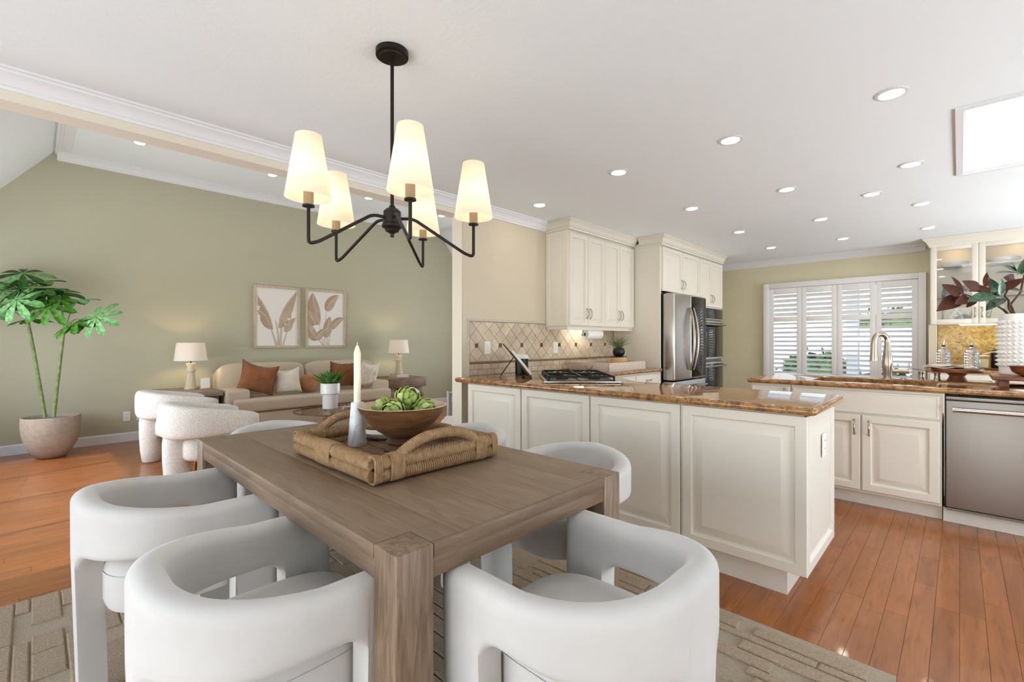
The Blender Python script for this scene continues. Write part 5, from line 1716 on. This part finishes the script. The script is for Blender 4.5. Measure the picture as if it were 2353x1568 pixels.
def table_lamp(c, lab, sh=1.0):
    t = thing('table_lamp', lab, 'lamp', c, group='living room table lamps')
    MB().lathe([(0, .0005), (.068, .0005), (.070, .012), (.062, .03), (.040, .20), (.042, .212), (.050, .222), (.054, .236), (.050, .250), (.040, .258), (.038, .275), (.054, .315), (.052, .325), (0, .326)], 30, c, cap=False).build('base', m_lampbase, t, smooth=35)
    MB().tube([(c[0], c[1], c[2] + .32), (c[0], c[1], c[2] + .40)], .008, 8).build('stem', m_bronze, t, smooth=60)
    MB().lathe([(.178, .360), (.150, .585), (.148, .585), (.176, .360)], 44, c, cap=False).build('shade', m_shade2, t, smooth=50, fix=False)
    MB().sell((c[0], c[1], c[2] + .47), .032, .032, .045, nu=14, nv=8).build('bulb', m_bulb2, t, smooth=60)
table_lamp((-6.98, 1.385, .6225), 'lit table lamp with white shade beside the armchairs')
# books and far lamp
bz = .6125
for k, (dz, hw, lab) in enumerate(((0, .13, 'lower pale book under the far table lamp'), (.026, .115, 'upper pale book under the far table lamp'))):
    t = thing('book', lab, 'book', (-6.95, 4.38, bz + dz), group='books under the far lamp')
    MB().box(-6.95 - hw, -6.95 + hw, 4.38 - hw * .9, 4.38 + hw * .9, bz + dz + .003, bz + dz + .022).build('pages', m_pages, t)
    for zz in (bz + dz + .0003, bz + dz + .0222): MB().box(-6.952 - hw, -6.95 + hw + .004, 4.38 - hw * .92, 4.38 + hw * .92, zz, zz + .0026).build('cover', m_frame, t)
table_lamp((-6.95, 4.38, bz + .0515), 'lit table lamp with white shade standing on two books')
# little sign in a wooden foot
sxp = (-6.80, 1.50, .6225)
t = thing('tabletop_sign', 'small white card in a wooden foot beside the lamp', 'sign', sxp)
MB().box(-6.83, -6.79, 1.445, 1.565, .6227, .640).build('foot', m_woodblk, t, bevel=.002)
mb = MB().box(-6.813, -6.807, 1.455, 1.555, .6402, .765); mb.xf(Matrix.Translation((-6.81, 1.505, .64)) @ Matrix.Rotation(rad(-9), 4, 'Y') @ Matrix.Translation((6.81, -1.505, -.64)))
mb.build('card', m_paper, t)

# framed prints
def print_frame(y0, y1, z0, z1, lab, leaves, stems):
    t = thing('framed_print', lab, 'picture', (XG, (y0 + y1) / 2, z0), group='botanical prints over the sofa')
    w_, h_ = y1 - y0, z1 - z0
    X0 = XG + .001
    mb = MB(); f = .034
    MB().box(X0, X0 + .012, y0 + .01, y1 - .01, z0 + .01, z1 - .01).build('backing', m_frame, t)
    for (a, b, c, d) in ((y0, y0 + f, z0, z1), (y1 - f, y1, z0, z1), (y0 + f, y1 - f, z0, z0 + f), (y0 + f, y1 - f, z1 - f, z1)):
        MB().box(X0, X0 + .032, a, b, c, d).build('frame_rail', m_frame, t, bevel=.003)
    MB().box(X0 + .012, X0 + .016, y0 + f, y1 - f, z0 + f, z1 - f).build('paper', m_paper, t)
    def Q(u, v): return (y0 + f + (w_ - 2 * f) * u, z1 - f - (h_ - 2 * f) * v)
    lay = [0]
    def flat(poly, m, nm):
        lay[0] += 1
        x = X0 + .0162 + .00012 * lay[0]
        poly = clip([Q(u, v) for u, v in poly], y0 + f, y1 - f, z0 + f, z1 - f)
        if len(poly) < 3: return
        MB().prism(poly, 'x', x - .0002, x).build(nm, m, t)
    for s_ in stems:
        pts = s_[:-1]; wd = s_[-1]; L_ = []; R_ = []
        n = 10
        for i in range(n + 1):
            u = i / n; a, b, c = [Vector(p) for p in pts]
            p = a * (1 - u) ** 2 + b * 2 * u * (1 - u) + c * u * u; d = ((b - a) * (1 - u) + (c - b) * u).normalized()
            k = wd * (1.3 - .8 * u)
            L_.append((p.x - d.y * k, p.y + d.x * k)); R_.append((p.x + d.y * k, p.y - d.x * k))
        flat(L_ + R_[::-1], m_print3, 'stem_outline')
        L2 = [((a[0] * .8 + b[0] * .2), (a[1] * .8 + b[1] * .2)) for a, b in zip(L_, R_)]; R2 = [((b[0] * .8 + a[0] * .2), (b[1] * .8 + a[1] * .2)) for a, b in zip(L_, R_)]
        flat(L2 + R2[::-1], m_print2, 'stem_print')
    q = random.Random(lab)
    for (b, m_, tip, wl, wr, torn) in leaves:
        b, m_, tip = Vector(b), Vector(m_), Vector(tip)
        n = 16
        cl = []
        for i in range(n + 1):
            u = i / n
            p = b * (1 - u) ** 2 + m_ * 2 * u * (1 - u) + tip * u * u; d = ((m_ - b) * (1 - u) + (tip - m_) * u).normalized()
            e = sin(pi * u ** .75) ** .75 if 0 < u < 1 else 0
            cl.append((p, Vector((-d.y, d.x * 1.0)), e))
        for sd, wd, mm in ((1, wl, m_print), (-1, wr, m_print)):
            if wd < .004: continue
            edge = [p + nn * (sd * wd * e * (q.uniform(.55, 1.05) if torn and i % 3 == 0 else 1)) for i, (p, nn, e) in enumerate(cl)]
            flat([tuple(p) for p, _, _ in cl] + [tuple(p) for p in edge[::-1]], m_print3 if (sd < 0) else m_print, 'leaf_print')
        mid_ = [tuple(p + nn * .006) for p, nn, e in cl] + [tuple(p - nn * .006) for p, nn, e in cl[::-1]]
        flat(mid_, m_print2, 'midrib_print')
print_frame(2.212, 2.862, 1.128, 2.048, 'framed taupe banana-leaf print with ragged fronds, nearer the planter',
            [((.40, .72), (.30, .40), (.03, .14), .02, .21, True), ((.52, .70), (.58, .35), (.98, .03), .23, .02, True), ((.33, .66), (.22, .42), (.01, .40), .015, .11, True), ((.66, .76), (.72, .58), (.95, .50), .14, .03, True)],
            [((.48, 1.0), (.40, .80), (.30, .62), .022), ((.52, 1.0), (.53, .75), (.45, .55), .02), ((.57, 1.0), (.58, .7), (.66, .42), .024), ((.64, 1.0), (.68, .85), (.80, .65), .014)])
print_frame(2.950, 3.606, 1.128, 2.05, 'framed taupe print of broad paddle leaves, nearer the wall post',
            [((.31, .62), (.14, .30), (.14, .03), .13, .20, False), ((.50, .36), (.55, .18), (.86, .04), .13, .10, False), ((.22, .60), (.04, .48), (.03, .36), .12, .14, False), ((.28, .88), (.02, .75), (.0, .55), .10, .12, False), ((.48, .86), (.52, .62), (.62, .46), .14, .10, False), ((.62, .70), (.75, .52), (1.0, .48), .09, .07, False), ((.20, .88), (.30, .78), (.52, .68), .10, .06, False)],
            [((.42, 1.0), (.36, .8), (.31, .58), .008), ((.45, 1.0), (.47, .7), (.50, .34), .010), ((.52, 1.0), (.52, .9), (.54, .80), .012), ((.40, 1.0), (.32, .92), (.26, .85), .010), ((.56, 1.0), (.60, .85), (.63, .68), .008)])

# boucle armchairs
def make_armchair():
    t = thing('boucle_armchair', 'x', 'armchair', local=True, group='boucle armchairs')
    # wrap-round back and arms: thick padded band, higher at the back
    A, B, E, YT = .285, .285, 2.5, .30
    path = []
    for i in range(33):
        ph = -pi / 2 + pi * i / 32
        x = A * math.copysign(abs(sin(ph)) ** (2 / E), ph); y = -B * abs(cos(ph)) ** (2 / E)
        path.append((x, y))
    path = [(-A, YT * (1 - k / 8)) for k in range(8)] + path + [(A, YT * (k + 1) / 8) for k in range(8)]
    vs = []; fs = []; NR = 24; n = len(path)
    for i, (x, y) in enumerate(path):
        a = Vector(path[max(0, i - 1)]); b = Vector(path[min(n - 1, i + 1)]); d = (b - a).normalized(); nr = Vector((d.y, -d.x))
        u = min(1, max(0, (y + B) / (YT + B)))
        zt_ = .728 - .098 * u; zb_ = .452 + .026 * u
        endk = min(1, min(i, n - 1 - i) / 2.6)
        sc_ = max(.15, sqrt(max(0, 1 - (1 - endk) ** 2)))
        hh = (zt_ - zb_) / 2 * (.70 + .30 * sc_); zc_ = (zt_ + zb_) / 2; tt = .062 * sc_ + .004
        for k in range(NR):
            th = 2 * pi * k / NR
            o_ = tt * math.copysign(abs(cos(th)) ** .6, cos(th)); z_ = zc_ + hh * math.copysign(abs(sin(th)) ** .5, sin(th))
            vs.append((x + nr.x * o_, y + nr.y * o_, z_))
    for i in range(n - 1):
        for k in range(NR):
            j = (k + 1) % NR
            fs.append((i * NR + k, i * NR + j, (i + 1) * NR + j, (i + 1) * NR + k))
    fs.append(tuple(range(NR))); fs.append(tuple((n - 1) * NR + k for k in range(NR)))
    MB().add(vs, fs).build('wraparound_back', m_boucle, t, smooth=70)
    MB().lathe([(0, 0), (.058, 0), (.074, .015), (.088, .12), (.096, .26), (.098, .40), (.090, .47), (.05, .49), (0, .49)], 30, (0, -.225, 0), cap=False).build('leg', m_boucle, t, smooth=60)
    for sx in (-1, 1):
        MB().tube([(sx * .17, .17, .26), (sx * .19, .21, .002)], [.018, .012], 10).build('front_leg', m_gold, t, smooth=60)
        MB().tube([(sx * .17, -.05, .26), (sx * .19, -.07, .002)], [.018, .012], 10).build('rear_leg', m_gold, t, smooth=60)
    MB().sell((0, .06, .35), .232, .27, .105, .42, .55, 36, 16).build('seat', m_boucle, t, smooth=70)
    return t
ac = make_armchair()
index_kids()
for i, (x, y, r, lab) in enumerate(((-4.59, 1.04, 0, 'ivory boucle armchair nearer the dining table'), (-5.92, 1.06, 0, 'ivory boucle armchair nearer the sage wall'))):
    c = ac if i == 0 else copy_tree(ac)
    c.location = (x, y, 0); c.rotation_euler = (0, 0, r); c['label'] = lab

# coffee tables: glass over curved wood
def glass_table(c, rx, ry, lab, z_=.41):
    t = thing('coffee_table', lab, 'coffee table', (c[0], c[1], 0))
    pts = [(c[0] + (rx * cos(a) * (1 + .08 * cos(3 * a))) , c[1] + ry * sin(a) * (1 + .06 * cos(3 * a))) for a in [2 * pi * i / 48 for i in range(48)]]
    MB().prism(pts, 'z', z_ - .014, z_).build('glass_top', m_glass_s, t)
    MB().tube([(p[0], p[1], z_ - .007) for p in pts], .0072, 8, closed=True).build('glass_edge', m_glass_e, t, smooth=60)
    for sg in (1, -1):
        vs = []; fs = []
        n = 16
        for i in range(n + 1):
            u = i / n
            a = rad(40) + sg * rad(70) * (u - .5) + (pi if sg < 0 else 0)
            r_ = .06 + .20 * u
            wd = .10 - .03 * sin(pi * u)
            z1_ = (z_ - .0155) * (1 - .0 * u); z0_ = .0 + .10 * sin(pi * u)
            top = z1_ - (.10 * sin(pi * u)); 
            for (dr, zz) in ((-.018, z0_), (.018, z0_), (.018, z1_ if u > .6 or u < .2 else top), (-.018, z1_ if u > .6 or u < .2 else top)):
                vs.append((c[0] + (r_ + dr) * cos(a), c[1] + (r_ + dr) * sin(a), zz))
        for i in range(n):
            for k in range(4):
                j = (k + 1) % 4
                fs.append((i * 4 + k, i * 4 + j, (i + 1) * 4 + j, (i + 1) * 4 + k))
        fs.append((0, 1, 2, 3)); fs.append(tuple(4 * n + k for k in range(4)))
        MB().add(vs, fs).build('curved_base', m_gold, t, bevel=.008, smooth=50)
    return t
glass_table((-5.36, 2.54), .44, .46, 'glass coffee table on curved warm wood base before the sofa')
glass_table((-5.20, 3.46), .36, .34, 'second glass coffee table holding the rattan basket', .40)
# planter on the coffee table
ppx, ppy, ppz = -5.52, 2.52, .411
t = thing('potted_succulent', 'green agave succulent in a stepped white ceramic pot', 'plant', (ppx, ppy, ppz))
MB().lathe([(0, .0005), (.088, .0005), (.090, .006), (.090, .165), (.094, .172), (.112, .182), (.112, .300), (.108, .306), (.100, .300), (.098, .27), (0, .262)], 8 * 5, (ppx, ppy, ppz), cap=False).build('pot', m_ceramic, t, smooth=40)
MB().lathe([(0, .265), (.097, .268), (0, .27)], 24, (ppx, ppy, ppz), cap=False).build('soil', m_soil, t)
al = leaf_mesh('agave_leaf', m_agave, W=.40, fold=.30, droop=-.10)
q = random.Random(4)
for ring, (n, el, sz) in enumerate(((11, 30, .225), (9, 48, .21), (6, 66, .19), (3, 82, .17))):
    for k in range(n):
        a = 2 * pi * (k + .5 * (ring % 2)) / n + q.uniform(-.15, .15); e = rad(el + q.uniform(-6, 6))
        put_leaf(al, 'leaf', t, (ppx + .025 * cos(a), ppy + .025 * sin(a), ppz + .27), (cos(a) * cos(e), sin(a) * cos(e), sin(e)), sz * q.uniform(.9, 1.1))
# glass candle dish
gcx, gcy = -5.20, 2.58
t = thing('glass_candle_jar', 'low clear glass candle jar on the coffee table', 'candle', (gcx, gcy, .411))
MB().lathe([(0, .0005), (.085, .0005), (.088, .01), (.088, .075), (.083, .075), (.082, .012), (0, .010)], 32, (gcx, gcy, .411), cap=False).build('jar', m_glass, t, smooth=40)
MB().lathe([(0, .011), (.08, .011), (.08, .045), (0, .046)], 28, (gcx, gcy, .411), cap=False).build('wax', m_caramel, t, smooth=40)
# basket with throw
bkx_, bky_ = -5.24, 3.45
t = thing('rattan_basket', 'open-weave round rattan basket on the second coffee table', 'basket', (bkx_, bky_, .401))
for zz, r_ in ((.006, .16), (.14, .20)): MB().tube([(bkx_ + r_ * cos(a), bky_ + r_ * sin(a), .401 + zz) for a in [2 * pi * i / 40 for i in range(40)]], .008, 8, closed=True).build('rim', m_basket, t, smooth=60)
MB().lathe([(0, .002), (.16, .002), (.16, .008), (0, .008)], 30, (bkx_, bky_, .401), cap=False).build('bottom', m_basket, t)
for k in range(36):
    for sg in (1, -1):
        a0 = 2 * pi * k / 36; a1 = a0 + sg * .5
        pts = [(bkx_ + (.16 + .04 * u) * cos(a0 + (a1 - a0) * u), bky_ + (.16 + .04 * u) * sin(a0 + (a1 - a0) * u), .407 + .134 * u) for u in (0, .33, .66, 1)]
        MB().tube(pts, .0042, 5).build('strand', m_basket, t)
tw = MB().sell((bkx_ + .02, bky_ + .03, .401 + .135), .13, .10, .075, .8, .8, 24, 14)
rq = random.Random(6)
tw.v = [(p[0] + .006 * sin(40 * p[1]), p[1] + .006 * sin(37 * p[0]), p[2] + .008 * sin(30 * p[0] + 22 * p[1])) for p in tw.v]
tag(tw.build('folded_throw', m_fleece, None, smooth=70), 'white folded throw bulging from the rattan basket', 'throw')
# chair glimpsed behind the wall post
cp = at(1031, 900, 4.75)
t = thing('metal_side_chair', 'light grey metal framed chair with cream seat glimpsed beside the wall post', 'chair', (cp.x, cp.y, 0))
for (u, v, zt_) in ((0, 0, .715), (.40, 0, .715), (0, -.42, .44), (.40, -.42, .44)):
    p = cp + RV * u + FV * v
    MB().box(p.x - .016, p.x + .016, p.y - .016, p.y + .016, 0, zt_).build('leg', m_greymetal, t, bevel=.003)
a_, b_ = cp.copy(), cp + RV * .40
MB().tube([(a_.x, a_.y, .70), (b_.x, b_.y, .70)], .013, 8).build('back_rail', m_greymetal, t, smooth=50)
sq = [cp + RV * u + FV * v for u, v in ((-.03, -.46), (.43, -.46), (.43, -.03), (-.03, -.03))]
MB().prism([(p.x, p.y) for p in sq], 'z', .38, .47).build('seat', m_fleece, t, bevel=.02, seg=3)

# tall umbrella plant
pcx, pcy = -6.93, .135
t = thing('umbrella_tree', 'tall two-stemmed umbrella tree in a round stone planter', 'plant', (pcx, pcy, 0))
MB().lathe([(0, 0), (.10, 0), (.115, .006), (.165, .07), (.205, .16), (.228, .27), (.234, .36), (.232, .43), (.222, .434), (.214, .425), (.208, .395), (0, .39)], 48, (pcx, pcy, 0), cap=False).build('planter', m_pot, t, smooth=40)
stuff(MB().lathe([(0, .405), (.10, .412), (.209, .398), (.209, .39)], 36, (pcx, pcy, 0), cap=False).build('gravel', m_soil, t, smooth=60))
d0 = -pcx * 0 + pcx * Fx + pcy * Fy
def lp(px, py, dd=0): return at(px, py, d0 + dd - .14)
st1 = [lp(104, 960), lp(92, 890), lp(78, 810), lp(66, 750), lp(60, 728)]
st2 = [lp(124, 958), lp(130, 900), lp(138, 830), lp(145, 770), lp(148, 755)]
for s_ in (st1, st2): MB().tube(rounded(s_, .2, 5), .0155, 10).build('trunk', m_stem, t, smooth=60)
LM = [leaf_mesh('leaflet_dark', m_leaf3, W=.40, fold=.10, droop=.14, ob=True), leaf_mesh('leaflet', m_leaf, W=.40, fold=.10, droop=.14, ob=True), leaf_mesh('leaflet_pale', m_leaf2, W=.40, fold=.10, droop=.14, ob=True)]
UMB = [  # centre px, py, depth offset, size px, tilt toward camera, pale, stem source
    (38, 690, -.25, 40, .85, 1, 0), (8, 668, -.10, 38, .5, 1, 0), (52, 628, .05, 40, .45, 0, 0), (25, 645, .1, 36, .3, 0, 0), (88, 648, .12, 40, .3, 0, 0), (72, 668, .0, 38, .4, 0, 0),
    (108, 676, .02, 38, .45, 0, 0), (112, 706, -.15, 36, .8, 0, 0), (133, 670, .12, 36, .35, 0, 1), (178, 690, .05, 30, .3, 1, 1), (190, 735, -.05, 34, .45, 0, 1), (222, 730, -.12, 40, .8, 1, 1),
    (172, 742, -.12, 36, .4, 0, 1), (72, 733, .10, 30, .1, 0, 0), (-30, 700, -.1, 42, .5, 1, 0), (-20, 650, .05, 42, .3, 0, 0), (100, 668, -.1, 38, .3, 0, 0), (140, 690, -.05, 34, .3, 0, 1), (50, 662, -.08, 38, .35, 0, 0), (85, 690, .1, 36, .25, 0, 0)]
q = random.Random(12)
for (px, py, dd, sp, tilt, pale, src) in UMB:
    while lp(px, py, dd).x - sp * (d0 + dd) / FPX * 1.45 < XG + .02: dd -= .03
    c = lp(px, py, dd); top = (st1 if src == 0 else st2)[-1]
    mid_ = top.lerp(c, .55) + Vector((0, 0, .05))
    MB().tube(rounded([top - Vector((0, 0, .03)), mid_, c], .2, 4), .0045, 6).build('petiole', m_stem, t, smooth=60)
    nrm = (-FV * tilt + ZV * (1 - tilt * .6) + RV * q.uniform(-.25, .35)).normalized()
    X = nrm.orthogonal().normalized(); Y = nrm.cross(X)
    dark_ = q.random() < .45; n = 8; ph = q.uniform(0, 1); sz = sp * (d0 + dd) / FPX * 1.28
    for k in range(n):
        a = 2 * pi * (k + ph) / n
        dv = (X * cos(a) + Y * sin(a)) - nrm * .18
        put_leaf(LM[2 if pale or q.random() < .12 else (0 if dark_ else 1)], 'leaf', t, c + dv * .008, dv, sz * q.uniform(.85, 1.08), 0, up=nrm)
